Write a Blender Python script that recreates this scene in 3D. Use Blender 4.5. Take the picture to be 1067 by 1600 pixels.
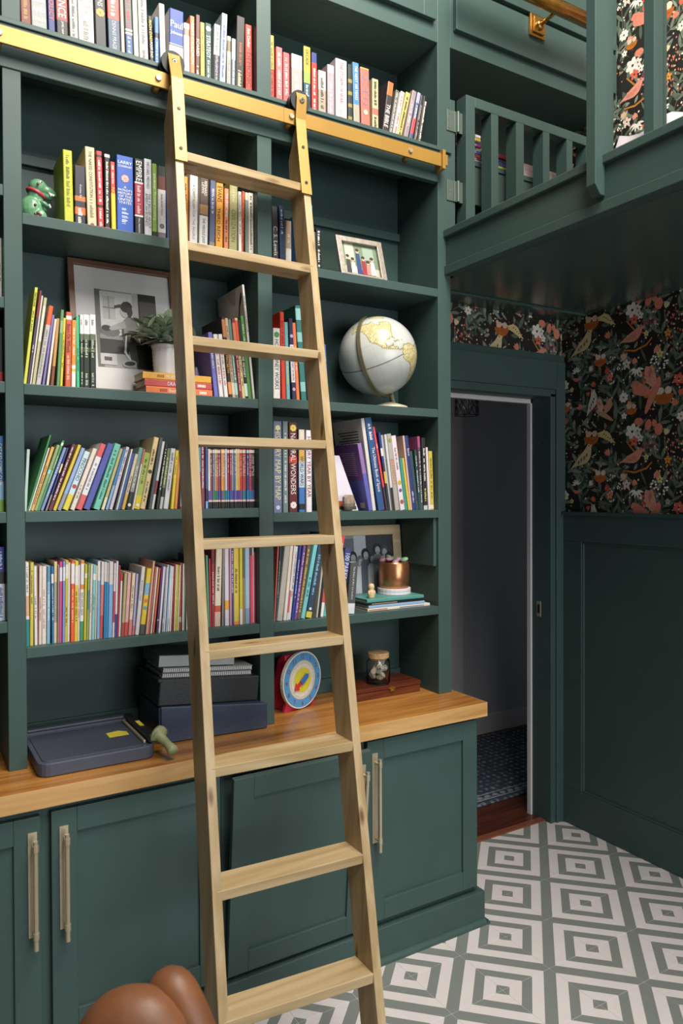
import bpy, math, random
from mathutils import Vector, Matrix
import numpy as np
for o in list(bpy.data.objects): bpy.data.objects.remove(o)
scene = bpy.context.scene
col = scene.collection
# ------------------------------------------------------------------ camera
FPX, YAW, PITCH, ROLL, CDIST, CYP = 1167.65, 58.9302, -0.7607, 0.2404, 2.1154, 785.53
_a, _p, _r = (math.radians(v) for v in (YAW, PITCH, ROLL))
_fw = Vector((math.cos(_a), math.sin(_a), 0)); _rt = Vector((math.sin(_a), -math.cos(_a), 0)); _up = Vector((0, 0, 1))
_f1 = _fw*math.cos(_p) + _up*math.sin(_p); _u1 = -_fw*math.sin(_p) + _up*math.cos(_p)
CR = _rt*math.cos(_r) - _u1*math.sin(_r); CU = _rt*math.sin(_r) + _u1*math.cos(_r); CF = _f1
CPOS = Vector((0, -CDIST, 1.5))
cam = bpy.data.cameras.new('camera'); camo = bpy.data.objects.new('camera', cam); col.objects.link(camo)
cam.sensor_fit = 'VERTICAL'; cam.sensor_height = 36.0; cam.lens = 36.0*FPX/1600.0
cam.shift_y = (CYP-800.0)/1600.0
cam.clip_start = 0.02
M4 = Matrix.Identity(4)
for i in range(3):
    M4[i][0] = CR[i]; M4[i][1] = CU[i]; M4[i][2] = -CF[i]; M4[i][3] = CPOS[i]
camo.matrix_world = M4
cam.dof.use_dof = True; cam.dof.focus_distance = 2.6; cam.dof.aperture_fstop = 6.3
scene.camera = camo
# ------------------------------------------------------------------ world, lights, exposure
w = bpy.data.worlds.new('room_ambient'); scene.world = w; w.use_nodes = True
w.node_tree.nodes['Background'].inputs[0].default_value = (0.86, 0.93, 1.0, 1)
w.node_tree.nodes['Background'].inputs[1].default_value = 0.05
def area(name, loc, target, sx, sy, power, colour):
    l = bpy.data.lights.new(name, 'AREA'); l.shape = 'RECTANGLE'; l.size = sx; l.size_y = sy; l.energy = power; l.color = colour
    o = bpy.data.objects.new(name, l); col.objects.link(o); o.location = loc
    o.rotation_euler = (Vector(target)-Vector(loc)).to_track_quat('-Z', 'Y').to_euler(); return o
area('ceiling_front_lamp_offscreen', (1.3, -1.5, 4.4), (1.35, -0.2, 2.2), 1.1, 0.9, 120, (1.0, 0.94, 0.84))
area('ceiling_back_lamp_offscreen', (0.6, -2.8, 4.2), (0.9, 0.0, 1.4), 1.3, 1.1, 84, (1.0, 0.97, 0.88))
area('window_behind_offscreen', (1.5, -4.2, 1.6), (1.0, 0.0, 1.1), 2.0, 1.8, 62, (0.82, 0.94, 1.0))
area('lamp_right_offscreen', (2.45, -2.9, 1.9), (2.2, -0.4, 0.2), 0.4, 0.4, 8, (1.0, 0.72, 0.52))
vs = scene.view_settings
vs.view_transform = 'Standard'; vs.look = 'None'; vs.gamma = 1.0; vs.use_curve_mapping = False
vs.exposure = 0.12
scene.display_settings.display_device = 'sRGB'
# ------------------------------------------------------------------ helpers
def at(u, v, x=None, y=None, z=None):
    """point of the photograph's pixel (1067x1600) on the plane x=, y= or z="""
    d = CF*FPX + CR*(u-533.5) + CU*(CYP-v)
    i, c = (0, x) if x is not None else (1, y) if y is not None else (2, z)
    return CPOS + d*((c-CPOS[i])/d[i])
def x_at(u, y, z):
    q = (u-533.5)/FPX; g = CR - CF*q
    return -(g[1]*(y-CPOS[1]) + g[2]*(z-CPOS[2]))/g[0] + CPOS[0]
def lin(h):
    h = h.lstrip('#')
    if len(h) == 3: h = ''.join(c*2 for c in h)
    o = []
    for i in (0, 2, 4):
        c = int(h[i:i+2], 16)/255.0
        o.append(c/12.92 if c <= 0.04045 else ((c+0.055)/1.055)**2.4)
    return (o[0], o[1], o[2], 1.0)
def tag(o, label=None, cat=None, group=None, kind=None):
    if label: o['label'] = label
    if cat: o['category'] = cat
    if group: o['group'] = group
    if kind: o['kind'] = kind
    return o
def empty(name, loc=(0, 0, 0), parent=None):
    o = bpy.data.objects.new(name, None); col.objects.link(o); o.location = loc; o.empty_display_size = 0.05
    if parent: o.parent = parent
    WMAT[o.name] = Matrix.Translation(loc)
    return o
WMAT = {}      # world matrix of each thing's root, so that parts can be modelled in room coordinates
class MB:
    def __init__(s): s.v = []; s.f = []; s.c = []; s.mi = []; s.cur = None; s.m = 0
    def add(s, vs, fs, c=None):
        b = len(s.v); s.v += [tuple(p) for p in vs]
        for f in fs: s.f.append(tuple(b+i for i in f)); s.c.append(c if c is not None else s.cur); s.mi.append(s.m)
        return s
    def box(s, x0, x1, y0, y1, z0, z1, c=None):
        if x0 > x1: x0, x1 = x1, x0
        if y0 > y1: y0, y1 = y1, y0
        if z0 > z1: z0, z1 = z1, z0
        return s.add([(x0,y0,z0),(x1,y0,z0),(x1,y1,z0),(x0,y1,z0),(x0,y0,z1),(x1,y0,z1),(x1,y1,z1),(x0,y1,z1)],
                     [(0,3,2,1),(4,5,6,7),(0,1,5,4),(1,2,6,5),(2,3,7,6),(3,0,4,7)], c)
    def hexa(s, p, c=None):
        return s.add(p, [(0,3,2,1),(4,5,6,7),(0,1,5,4),(1,2,6,5),(2,3,7,6),(3,0,4,7)], c)
    def prism(s, pts, axis, a, b, c=None):
        """polygon pts extruded along an axis; axis 'y': pts are (x,z), 'x': (y,z), 'z': (x,y)"""
        def P(q, t): return (q[0], t, q[1]) if axis == 'y' else (t, q[0], q[1]) if axis == 'x' else (q[0], q[1], t)
        n = len(pts)
        return s.add([P(q, a) for q in pts]+[P(q, b) for q in pts], [tuple(range(n))[::-1], tuple(range(n, 2*n))]+[(i, (i+1) % n, n+(i+1) % n, n+i) for i in range(n)], c)
    def lathe(s, prof, n=24, cx=0, cy=0, c=None, cap=True):
        b = []
        for r, z in prof:
            for k in range(n):
                t = 2*math.pi*k/n; b.append((cx+r*math.cos(t), cy+r*math.sin(t), z))
        fs = []
        for i in range(len(prof)-1):
            for k in range(n):
                k2 = (k+1) % n; fs.append((i*n+k, i*n+k2, (i+1)*n+k2, (i+1)*n+k))
        if cap:
            fs.append(tuple(range(n))[::-1]); e = (len(prof)-1)*n; fs.append(tuple(range(e, e+n)))
        return s.add(b, fs, c)
    def tube(s, path, r, n=10, c=None, close=False, ref=None):
        path = [Vector(p) for p in path]; m = len(path); b = []
        rr = r if isinstance(r, (list, tuple)) else [r]*m
        for i, p in enumerate(path):
            if close: d = path[(i+1) % m]-path[i-1]
            else: d = path[min(i+1, m-1)]-path[max(i-1, 0)]
            d.normalize()
            if ref is None: ref = Vector((0, 0, 1)) if abs(d.z) < 0.9 else Vector((1, 0, 0))
            e1 = d.cross(ref).normalized(); e2 = d.cross(e1).normalized()
            for k in range(n):
                t = 2*math.pi*k/n; b.append(p+e1*(rr[i]*math.cos(t))+e2*(rr[i]*math.sin(t)))
        fs = []
        for i in range(m if close else m-1):
            j = (i+1) % m
            for k in range(n):
                k2 = (k+1) % n; fs.append((i*n+k, i*n+k2, j*n+k2, j*n+k))
        if not close: fs.append(tuple(range(n))[::-1]); fs.append(tuple(range((m-1)*n, m*n)))
        return s.add(b, fs, c)
    def ell(s, cx, cy, cz, rx, ry, rz, n=16, m=10, rot=None, c=None):
        b = [(0, 0, -1)]
        for i in range(1, m):
            ph = -math.pi/2+math.pi*i/m
            for k in range(n):
                t = 2*math.pi*k/n; b.append((math.cos(ph)*math.cos(t), math.cos(ph)*math.sin(t), math.sin(ph)))
        b.append((0, 0, 1)); fs = []
        for k in range(n): fs.append((0, 1+(k+1) % n, 1+k))
        for i in range(m-2):
            for k in range(n): fs.append((1+i*n+k, 1+i*n+(k+1) % n, 1+(i+1)*n+(k+1) % n, 1+(i+1)*n+k))
        e = len(b)-1
        for k in range(n): fs.append((1+(m-2)*n+k, 1+(m-2)*n+(k+1) % n, e))
        out = []
        for p in b:
            q = Vector((p[0]*rx, p[1]*ry, p[2]*rz))
            if rot is not None: q = rot @ q
            out.append((q.x+cx, q.y+cy, q.z+cz))
        return s.add(out, fs, c)
    def mesh(s, name):
        me = bpy.data.meshes.new(name); me.from_pydata(s.v, [], s.f)
        if any(c is not None for c in s.c):
            at_ = me.color_attributes.new('Col', 'FLOAT_COLOR', 'CORNER'); arr = []
            for f, c in zip(s.f, s.c): arr += list(c if c is not None else (1, 1, 1, 1))*len(f)
            at_.data.foreach_set('color', arr)
        if any(s.mi): me.polygons.foreach_set('material_index', s.mi)
        me.update(); return me
    def build(s, name, mat, parent=None, bevel=0, smooth=False, seg=2, loc=None, local=False):
        me = s.mesh(name); o = bpy.data.objects.new(name, me); col.objects.link(o)
        for m in (mat if isinstance(mat, (list, tuple)) else [mat]): me.materials.append(m)
        if parent:
            o.parent = parent
            if not local: o.matrix_parent_inverse = WMAT.get(parent.name, Matrix.Identity(4)).inverted()
        if loc is not None: o.location = loc
        if smooth:
            me.polygons.foreach_set('use_smooth', [True]*len(me.polygons))
        if bevel:
            b = o.modifiers.new('bevel', 'BEVEL'); b.width = bevel; b.segments = seg; b.limit_method = 'ANGLE'; b.angle_limit = 0.7
        return o
def Box(name, mat, parent, x0, x1, y0, y1, z0, z1, bevel=0.0015):
    return MB().box(x0, x1, y0, y1, z0, z1).build(name, mat, parent, bevel)
# ------------------------------------------------------------------ materials
def newmat(name):
    m = bpy.data.materials.new(name); m.use_nodes = True; n = m.node_tree.nodes; return m, m.node_tree, n['Principled BSDF']
def mat(name, hexc, rough=0.5, metal=0.0, noise=0.06, scale=40, bump=0.0, spec=0.5, stretch=None, coat=0.0):
    m, t, b = newmat(name); c = lin(hexc)
    b.inputs['Roughness'].default_value = rough; b.inputs['Metallic'].default_value = metal
    b.inputs['Specular IOR Level'].default_value = spec; b.inputs['Coat Weight'].default_value = coat; b.inputs['Coat Roughness'].default_value = 0.15
    tc = t.nodes.new('ShaderNodeTexCoord'); nz = t.nodes.new('ShaderNodeTexNoise'); nz.inputs['Scale'].default_value = scale; nz.inputs['Detail'].default_value = 3
    mp = t.nodes.new('ShaderNodeMapping'); mp.inputs['Scale'].default_value = stretch or (1, 1, 1)
    t.links.new(tc.outputs['Object'], mp.inputs['Vector']); t.links.new(mp.outputs['Vector'], nz.inputs['Vector'])
    rp = t.nodes.new('ShaderNodeValToRGB')
    rp.color_ramp.elements[0].position = 0.3; rp.color_ramp.elements[1].position = 0.7
    rp.color_ramp.elements[0].color = tuple(max(0, v*(1-noise)) for v in c[:3])+(1,); rp.color_ramp.elements[1].color = tuple(min(1, v*(1+noise)) for v in c[:3])+(1,)
    t.links.new(nz.outputs['Fac'], rp.inputs['Fac']); t.links.new(rp.outputs['Color'], b.inputs['Base Color'])
    if bump:
        bp = t.nodes.new('ShaderNodeBump'); bp.inputs['Strength'].default_value = bump; bp.inputs['Distance'].default_value = 0.002
        t.links.new(nz.outputs['Fac'], bp.inputs['Height']); t.links.new(bp.outputs['Normal'], b.inputs['Normal'])
    return m
def wood(name, c1, c2, c3, axis, rough=0.45, scale=1.0, knots=True, ring=14):
    """long grain along axis (0 x, 1 y, 2 z) with scattered knots"""
    m, t, b = newmat(name); b.inputs['Roughness'].default_value = rough
    N = t.nodes.new; L = t.links.new
    tc = N('ShaderNodeTexCoord'); oi = N('ShaderNodeObjectInfo'); mp = N('ShaderNodeMapping')
    sc = [ring*scale]*3; sc[axis] = 1.1*scale; mp.inputs['Scale'].default_value = sc
    ml = N('ShaderNodeVectorMath'); ml.operation = 'SCALE'; ml.inputs[0].default_value = (7.3, 3.1, 5.7); L(oi.outputs['Random'], ml.inputs['Scale'])
    ad = N('ShaderNodeVectorMath'); ad.operation = 'ADD'; L(tc.outputs['Object'], ad.inputs[0]); L(ml.outputs['Vector'], ad.inputs[1]); L(ad.outputs['Vector'], mp.inputs['Vector'])
    n1 = N('ShaderNodeTexNoise'); n1.inputs['Scale'].default_value = 2.2; n1.inputs['Detail'].default_value = 6; n1.inputs['Distortion'].default_value = 0.6; L(mp.outputs['Vector'], n1.inputs['Vector'])
    r1 = N('ShaderNodeValToRGB'); e = r1.color_ramp.elements
    e[0].position = 0.32; e[0].color = lin(c2); e[1].position = 0.68; e[1].color = lin(c1); L(n1.outputs['Fac'], r1.inputs['Fac'])
    outc = r1.outputs['Color']
    if knots:
        mp2 = N('ShaderNodeMapping'); s2 = [16]*3; s2[axis] = 4.5; mp2.inputs['Scale'].default_value = s2; L(ad.outputs['Vector'], mp2.inputs['Vector'])
        vo = N('ShaderNodeTexVoronoi'); vo.inputs['Scale'].default_value = 1.0; L(mp2.outputs['Vector'], vo.inputs['Vector'])
        r2 = N('ShaderNodeValToRGB'); e = r2.color_ramp.elements; e[0].position = 0.07; e[0].color = (1, 1, 1, 1); e[1].position = 0.17; e[1].color = (0, 0, 0, 1)
        L(vo.outputs['Distance'], r2.inputs['Fac'])
        mx = N('ShaderNodeMix'); mx.data_type = 'RGBA'; L(r2.outputs['Color'], mx.inputs['Factor']); L(outc, mx.inputs['A']); mx.inputs['B'].default_value = lin(c3)
        outc = mx.outputs['Result']
    L(outc, b.inputs['Base Color'])
    bp = N('ShaderNodeBump'); bp.inputs['Strength'].default_value = 0.08; L(n1.outputs['Fac'], bp.inputs['Height']); L(bp.outputs['Normal'], b.inputs['Normal'])
    return m
def print_mat(name, rough=0.45, spec=0.4, noise=0.05, scale=90):
    m, t, b = newmat(name); N = t.nodes.new; L = t.links.new
    b.inputs['Roughness'].default_value = rough; b.inputs['Specular IOR Level'].default_value = spec
    a = N('ShaderNodeAttribute'); a.attribute_name = 'Col'; tc = N('ShaderNodeTexCoord'); nz = N('ShaderNodeTexNoise'); nz.inputs['Scale'].default_value = scale; nz.inputs['Detail'].default_value = 2
    L(tc.outputs['Object'], nz.inputs['Vector'])
    mr = N('ShaderNodeMapRange'); mr.inputs['From Min'].default_value = 0.3; mr.inputs['From Max'].default_value = 0.7; mr.inputs['To Min'].default_value = 1-noise; mr.inputs['To Max'].default_value = 1+noise
    L(nz.outputs['Fac'], mr.inputs['Value'])
    vm = N('ShaderNodeVectorMath'); vm.operation = 'SCALE'; L(a.outputs['Color'], vm.inputs[0]); L(mr.outputs['Result'], vm.inputs['Scale']); L(vm.outputs['Vector'], b.inputs['Base Color'])
    return m
GREEN = mat('green_paint', '3b4f4c', 0.45, noise=0.05, scale=6, spec=0.32)
GREEN2 = mat('green_paint_gloss', '3b4f4c', 0.24, noise=0.05, scale=5, spec=0.5)
PINE_X = wood('pine_rung', 'b59e7a', '957c52', '644428', 0, 0.42)
PINE_Z = wood('pine_rail', 'b39c78', '967c52', '644428', 2, 0.42)
TOPW = wood('oak_worktop', 'b5803f', '8a5526', '6a3d1c', 0, 0.25, knots=False)
EDGEW = wood('oak_edge', 'c9a06a', 'ad7f48', '8a5a30', 0, 0.4, knots=False)
WALNUT = wood('walnut_frame', '7a5440', '5c3a2a', '3c2418', 0, 0.4, knots=False)
LIGHTW = wood('light_wood', 'd8c09a', 'c4a478', '9c7a50', 0, 0.5, knots=False)
REDW = wood('red_wood_box', '6e3520', '4c2012', '301208', 0, 0.3, knots=False)
HALLW = wood('hall_boards', '5a2e20', '3a1a12', '2a100a', 0, 0.3, knots=False)
BRASS = mat('brass', 'a07a36', 0.42, 0.3, 0.04, 12)
BRASSD = mat('aged_brass', 'b58a44', 0.25, 0.9, 0.12, 20)
NICKEL = mat('brushed_nickel', 'c2b49a', 0.32, 0.65, 0.05, 60)
STEEL = mat('steel_screw', 'c0bdb5', 0.25, 1.0, 0.05)
RUBBER = mat('black_wheel', '0d0d0f', 0.6)
WHITE = mat('white_trim', 'c8c3c6', 0.45, noise=0.02)
GREYW = mat('hall_grey_wall', 'adaeb4', 0.7, noise=0.03, scale=4)
PAGE = mat('book_pages', 'cfc4ae', 0.8, noise=0.12, scale=300, stretch=(1, 0.05, 0.05))
COVER = print_mat('book_cover')
PRINT = print_mat('flat_print', 0.5, 0.3, 0.03)
TEXTM = {}
def inkmat(h):
    if h not in TEXTM: TEXTM[h] = mat('ink_'+h, h, 0.5, noise=0.02)
    return TEXTM[h]
# ------------------------------------------------------------------ dimensions of the built-in
XL0, XL1, XC0, XC1, XR0, XR1 = 0.2565, 0.3018, 0.977, 1.0256, 1.6807, 1.7384
YB = 0.247; ZC = 0.774; YWALL = 0.289; XW = 2.623
Z1, ZH = 2.7297, 2.6038
ZL = {2: 2.2381, 3: 1.7911, 4: 1.4543, 5: 1.0938}; ZR = {2: 2.2273, 3: 1.7976, 4: 1.4379, 5: 1.0911}
ZB = {2: 2.3025, 3: 2.0123, 4: 1.7925, 5: 1.4538, 6: 1.167}
ZTOPC = 3.0995
# ------------------------------------------------------------------ floor: striped square tiles
TS = 0.197; TX, TY = 1.957, -0.057
def tile_material():
    m, t, b = newmat('striped_tile'); N = t.nodes.new; L = t.links.new
    b.inputs['Roughness'].default_value = 0.42
    tc = N('ShaderNodeTexCoord'); sx = N('ShaderNodeSeparateXYZ'); L(tc.outputs['Object'], sx.inputs['Vector'])
    ad = N('ShaderNodeMath'); ad.operation = 'ADD'; L(sx.outputs['X'], ad.inputs[0]); L(sx.outputs['Y'], ad.inputs[1])
    s2 = N('ShaderNodeMath'); s2.operation = 'SUBTRACT'; s2.inputs[0].default_value = 2*TS; L(ad.outputs[0], s2.inputs[1])
    mn = N('ShaderNodeMath'); mn.operation = 'MINIMUM'; L(ad.outputs[0], mn.inputs[0]); L(s2.outputs[0], mn.inputs[1])
    dv = N('ShaderNodeMath'); dv.operation = 'DIVIDE'; L(mn.outputs[0], dv.inputs[0]); dv.inputs[1].default_value = TS
    rp = N('ShaderNodeValToRGB'); rp.color_ramp.interpolation = 'CONSTANT'; e = rp.color_ramp.elements
    G, W = lin('7c807c'), lin('d6cecd')
    e[0].position = 0; e[0].color = G; e[1].position = 0.14; e[1].color = W
    for p, c in ((0.40, G), (0.615, W), (0.865, G)): k = e.new(p); k.color = c
    L(dv.outputs[0], rp.inputs['Fac'])
    nz = N('ShaderNodeTexNoise'); nz.inputs['Scale'].default_value = 30; L(tc.outputs['Object'], nz.inputs['Vector'])
    mx = N('ShaderNodeMix'); mx.data_type = 'RGBA'; mx.blend_type = 'MULTIPLY'; mx.inputs['Factor'].default_value = 0.12; L(rp.outputs['Color'], mx.inputs['A']); L(nz.outputs['Color'], mx.inputs['B'])
    L(mx.outputs['Result'], b.inputs['Base Color']); return m
TILE = tile_material(); GROUT = mat('pale_grout', 'c9c4c2', 0.8)
fl = MB().box(-0.9, XW+0.02, -2.5, 0.33, -0.05, -0.0012).build('floor', GROUT); tag(fl, kind='structure')
tm = None
g_ = 0.0007
for i in range(-14, 4):
    for j in range(-12, 2):
        x0, y0 = TX+i*TS, TY+j*TS
        if x0 > XW-0.002 or y0 > 0.325 or x0+TS < -0.75: continue
        if y0 > -0.15 and x0+TS < 1.70: continue
        if tm is None or True:
            pass
        xa, xb, ya, yb = 0, TS, 0, TS
        cut = x0+TS > XW or y0+TS > 0.325
        odd = (i+j) % 2
        if cut:      # a tile cut at the wall
            mb = MB(); ex = min(TS, XW-x0); ey = min(TS, 0.325-y0)
            if ex < 0.01 or ey < 0.01: continue
            if odd: mb.box(g_, ey-g_, TS-ex+g_, TS-g_, -0.01, 0)
            else: mb.box(g_, ex-g_, g_, ey-g_, -0.01, 0)
            o = mb.build('tile', TILE, fl, 0.0006, seg=1)
        else:
            if tm is None:
                o = MB().box(g_, TS-g_, g_, TS-g_, -0.01, 0).build('tile', TILE, fl, 0.0006, seg=1); tm = o
            else:
                o = tm.copy(); col.objects.link(o)
        if odd: o.location = (x0+TS, y0, 0); o.rotation_euler = (0, 0, math.pi/2)
        else: o.location = (x0, y0, 0); o.rotation_euler = (0, 0, 0)
# ------------------------------------------------------------------ wallpaper print
BLK = mat('wallpaper_black_ground', '17140f', 0.6, noise=0.05)
def poly_ell(cx, cy, rx, ry, a=0, n=10):
    return [(cx+rx*math.cos(t)*math.cos(a)-ry*math.sin(t)*math.sin(a), cy+rx*math.cos(t)*math.sin(a)+ry*math.sin(t)*math.cos(a)) for t in (2*math.pi*k/n for k in range(n))]
def poly_leaf(cx, cy, l, w, a):
    pts = []
    for k in range(5): t = k/4; pts.append((-l/2+l*t, w*math.sin(math.pi*t)))
    for k in range(1, 4): t = 1-k/4; pts.append((-l/2+l*t, -w*math.sin(math.pi*t)))
    return [(cx+x*math.cos(a)-y*math.sin(a), cy+x*math.sin(a)+y*math.cos(a)) for x, y in pts]
def xf(pts, cx, cy, s, a=0, flip=False):
    o = []
    for x, y in pts:
        if flip: x = -x
        o.append((cx+s*(x*math.cos(a)-y*math.sin(a)), cy+s*(x*math.sin(a)+y*math.cos(a))))
    return o
BIRD = [(-1.0, 0.05), (-0.55, 0.16), (-0.2, 0.30), (0.15, 0.34), (0.40, 0.42), (0.55, 0.50), (0.66, 0.46), (0.70, 0.36), (0.82, 0.33), (0.68, 0.26), (0.58, 0.08), (0.35, -0.16), (0.02, -0.24), (-0.3, -0.14), (-0.6, 0.0)]
WING = [(-0.6, 0.10), (-0.1, 0.16), (0.25, 0.18), (0.22, -0.02), (-0.05, -0.08), (-0.35, -0.02)]
FLYW1 = [(0, 0), (-0.28, 0.5), (-0.2, 0.95), (0.0, 0.85), (0.12, 0.95), (0.2, 0.62), (0.26, 0.2)]
FLYW2 = [(0, 0), (-0.75, 0.55), (-0.95, 0.30), (-0.8, 0.22), (-0.88, 0.02), (-0.5, -0.18), (-0.1, -0.2)]
FLYB = [(0.35, 0.42), (0.46, 0.30), (0.38, 0.02), (0.05, -0.45), (-0.35, -0.95), (-0.42, -0.8), (-0.18, -0.3), (0.0, 0.1), (0.15, 0.3)]
def round_off(p, n=2):
    for _ in range(n):
        q = []
        for i in range(len(p)):
            a, b = p[i], p[(i+1) % len(p)]; q += [(0.75*a[0]+0.25*b[0], 0.75*a[1]+0.25*b[1]), (0.25*a[0]+0.75*b[0], 0.25*a[1]+0.75*b[1])]
        p = q
    return p
BIRD, WING = round_off(BIRD), round_off(WING); FLYW1, FLYW2, FLYB = round_off(FLYW1, 1), round_off(FLYW2, 1), round_off(FLYB)
def motifs():
    """one repeat of the print: list of (layer, polygon, colour) in metres, s to the right along the wall, z up"""
    L = []; K = 0.000605
    def P(x, y):   # sketch units (about 0.6 mm) measured across the repeat
        return (x*K, -y*K)
    rnd = random.Random(11)
    def put(layer, pts, h): L.append((layer, pts, lin(h)))
    def flower(x, y, r, h, hc='3a2a1a', n=5, rot=0.3):
        cx, cy = P(x, y); r *= K
        for k in range(n):
            a = rot+2*math.pi*k/n; put(2, poly_ell(cx+0.6*r*math.cos(a), cy+0.6*r*math.sin(a), 0.5*r, 0.36*r, a, 8), h)
        put(3, poly_ell(cx, cy, 0.2*r, 0.2*r, 0, 6), hc)
    def fan(x, y, r, h, a0=0.0):
        cx, cy = P(x, y); r *= K
        for k in range(6):
            a = a0+math.radians(15+30*k); put(2, poly_leaf(cx+0.5*r*math.cos(a), cy+0.5*r*math.sin(a), r, 0.13*r, a), h)
        put(3, poly_ell(cx, cy, 0.2*r, 0.14*r, a0, 8), '4a4a38')
    def tulip(x, y, r, h, a=1.57):
        cx, cy = P(x, y); r *= K
        for d in (-0.5, 0, 0.5):
            put(2, poly_leaf(cx+0.35*r*math.cos(a+d), cy+0.35*r*math.sin(a+d), 1.1*r, 0.26*r, a+d), h)
    def bird(x, y, s, h, a=0, flip=False, wingc=None, dots=None):
        cx, cy = P(x, y); s *= K
        put(4, xf(BIRD, cx, cy, s, a, flip), h); put(5, xf(WING, cx, cy, s, a, flip), wingc or h)
        ex, ey = xf([(0.58, 0.40)], cx, cy, s, a, flip)[0]; put(6, poly_ell(ex, ey, 0.035*s, 0.035*s, 0, 6), '1a1612')
        for k in range(4 if dots else 0):
            q = xf([(-0.35+0.2*k, 0.05+0.03*(k % 2))], cx, cy, s, a, flip)[0]; put(6, poly_leaf(q[0], q[1], 0.2*s, 0.04*s, a+0.8), dots)
    def fly(x, y, s, h, h2, a=0, flip=False):
        cx, cy = P(x, y); s *= K
        for pl, hh in ((FLYW1, h2), (FLYW2, h), (FLYB, h)): put(4 if hh == h else 5, xf(pl, cx, cy, s, a, flip), hh)
        for k in range(3): put(6, poly_leaf(*xf([(-0.05+0.05*k, 0.55+0.08*k)], cx, cy, s, a, flip)[0], 0.35*s, 0.02*s, a+1.7), 'a85a4a')
    def nest(x, y, wd, h='b0602a', bc='d8c4ae'):
        cx, cy = P(x, y); r = wd*K/2
        put(4, [(cx+r*math.cos(t), cy+0.9*r*math.sin(t)) for t in (math.pi+math.pi*k/9 for k in range(10))], h)
        put(3, poly_ell(cx-0.35*r, cy+0.28*r, 0.42*r, 0.34*r, 0.4, 8), bc); put(3, poly_ell(cx+0.45*r, cy+0.30*r, 0.36*r, 0.36*r, 0, 8), bc)
        put(3, poly_ell(cx-0.62*r, cy+0.58*r, 0.2*r, 0.2*r, 0, 7), bc)
        for k in range(3): put(5, poly_leaf(cx+(-0.4+0.4*k)*r, cy-0.35*r, 0.5*r, 0.03*r, 0.3), '8a4318')
    # long leaf sprays
    def spray(x, y, n, ln, a, bend, h, lw=24, ll=95):
        px, py = P(x, y); st = ln*K/n
        for k in range(n):
            a2 = a+bend*k/n; qx, qy = px+st*math.cos(a2), py+st*math.sin(a2)
            w_ = 0.0010; nx, ny = -math.sin(a2)*w_, math.cos(a2)*w_
            put(0, [(px+nx, py+ny), (px-nx, py-ny), (qx-nx, qy-ny), (qx+nx, qy+ny)], h)
            for sd in (-1, 1):
                aa = a2+sd*0.65; put(0, poly_leaf(qx+0.45*ll*K*math.cos(aa), qy+0.45*ll*K*math.sin(aa), ll*K, lw*K/2, aa), h if (k+sd) % 3 else '4c5548')
            px, py = qx, qy
    for q in ((500, 910, 5, 420, 1.75, -0.4), (560, 900, 4, 330, 1.5, 0.3), (430, 700, 4, 260, 2.4, 0.5), (200, 800, 4, 210, 1.3, 0.6), (660, 330, 4, 230, 0.4, 0.4), (880, 190, 4, 240, 0.5, 0.7), (890, 500, 3, 160, 1.9, 0.5), (500, 160, 4, 260, 1.2, -0.4), (90, 560, 4, 200, 0.5, -0.3), (930, 140, 4, 250, 2.2, -0.5), (640, 660, 4, 220, -0.9, 0.5), (960, 690, 3, 170, 1.2, 0.5), (200, 250, 3, 150, 2.6, -0.7), (350, 560, 4, 190, 0.2, 0.9), (740, 470, 3, 140, 1.2, 0.4), (60, 330, 3, 150, 1.6, 0.4), (800, 60, 3, 150, 0.9, 0.2), (300, 130, 3, 130, 2.0, 0.4), (980, 350, 3, 140, 1.0, 0.3)):
        spray(*q, '687263')
    for k in range(170):   # single leaves between
        x, y = rnd.uniform(0, 1025), rnd.uniform(-10, 815); cx, cy = P(x, y)
        put(1, poly_leaf(cx, cy, rnd.uniform(55, 130)*K, rnd.uniform(8, 17)*K, rnd.uniform(0, 3.14)), rnd.choice(['4c5a4c', '6c7668', '39453c', '828a7c', '5a6656']))
    for k in range(210):
        x, y = rnd.uniform(0, 1025), rnd.uniform(-10, 815); cx, cy = P(x, y); r = rnd.uniform(4, 8)*K
        put(2, poly_ell(cx, cy, r, r*rnd.uniform(.7, 1), rnd.uniform(0, 3), 7), rnd.choice(['d8cfc0', 'd8cfc0', 'd99a84', 'c96e56', 'cdb98a', '6e2f33']))
    for k in range(45):   # salmon drops
        cx, cy = P(rnd.uniform(890, 1040), rnd.uniform(300, 580)); put(2, poly_ell(cx, cy, 4*K, 9*K, 0.1, 7), rnd.choice(['d98d74', 'c96e56', 'e0a98e']))
    for k in range(26):
        cx, cy = P(rnd.uniform(440, 600), rnd.uniform(540, 740)); put(2, poly_ell(cx, cy, 6*K, 6*K, 0, 7), 'e0dacd')
    for k in range(24):
        cx, cy = P(rnd.uniform(740, 930), rnd.uniform(590, 680)); put(2, poly_ell(cx, cy, 8*K, 7*K, 0, 7), 'e4ded2')
    for k in range(22):
        cx, cy = P(rnd.uniform(700, 830), rnd.uniform(280, 390)); put(2, poly_ell(cx, cy, 11*K, 11*K, 0, 8), rnd.choice(['6a3a40', '8a5a58', 'b08a84', '5a2a34']))
    for k in range(14):
        cx, cy = P(rnd.uniform(700, 830), rnd.uniform(660, 760)); put(2, poly_ell(cx, cy, 12*K, 12*K, 0, 8), rnd.choice(['c8503c', 'd9705a', 'd8cfae']))
    fly(405, 95, 115, 'b98a72', 'c9a08a', 0.5, True); nest(300, 265, 135, 'a4572a', 'c9a88a'); bird(440, 262, 105, 'c6b07a', 2.5, False, 'd0bd8a', '4a4a32')
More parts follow.
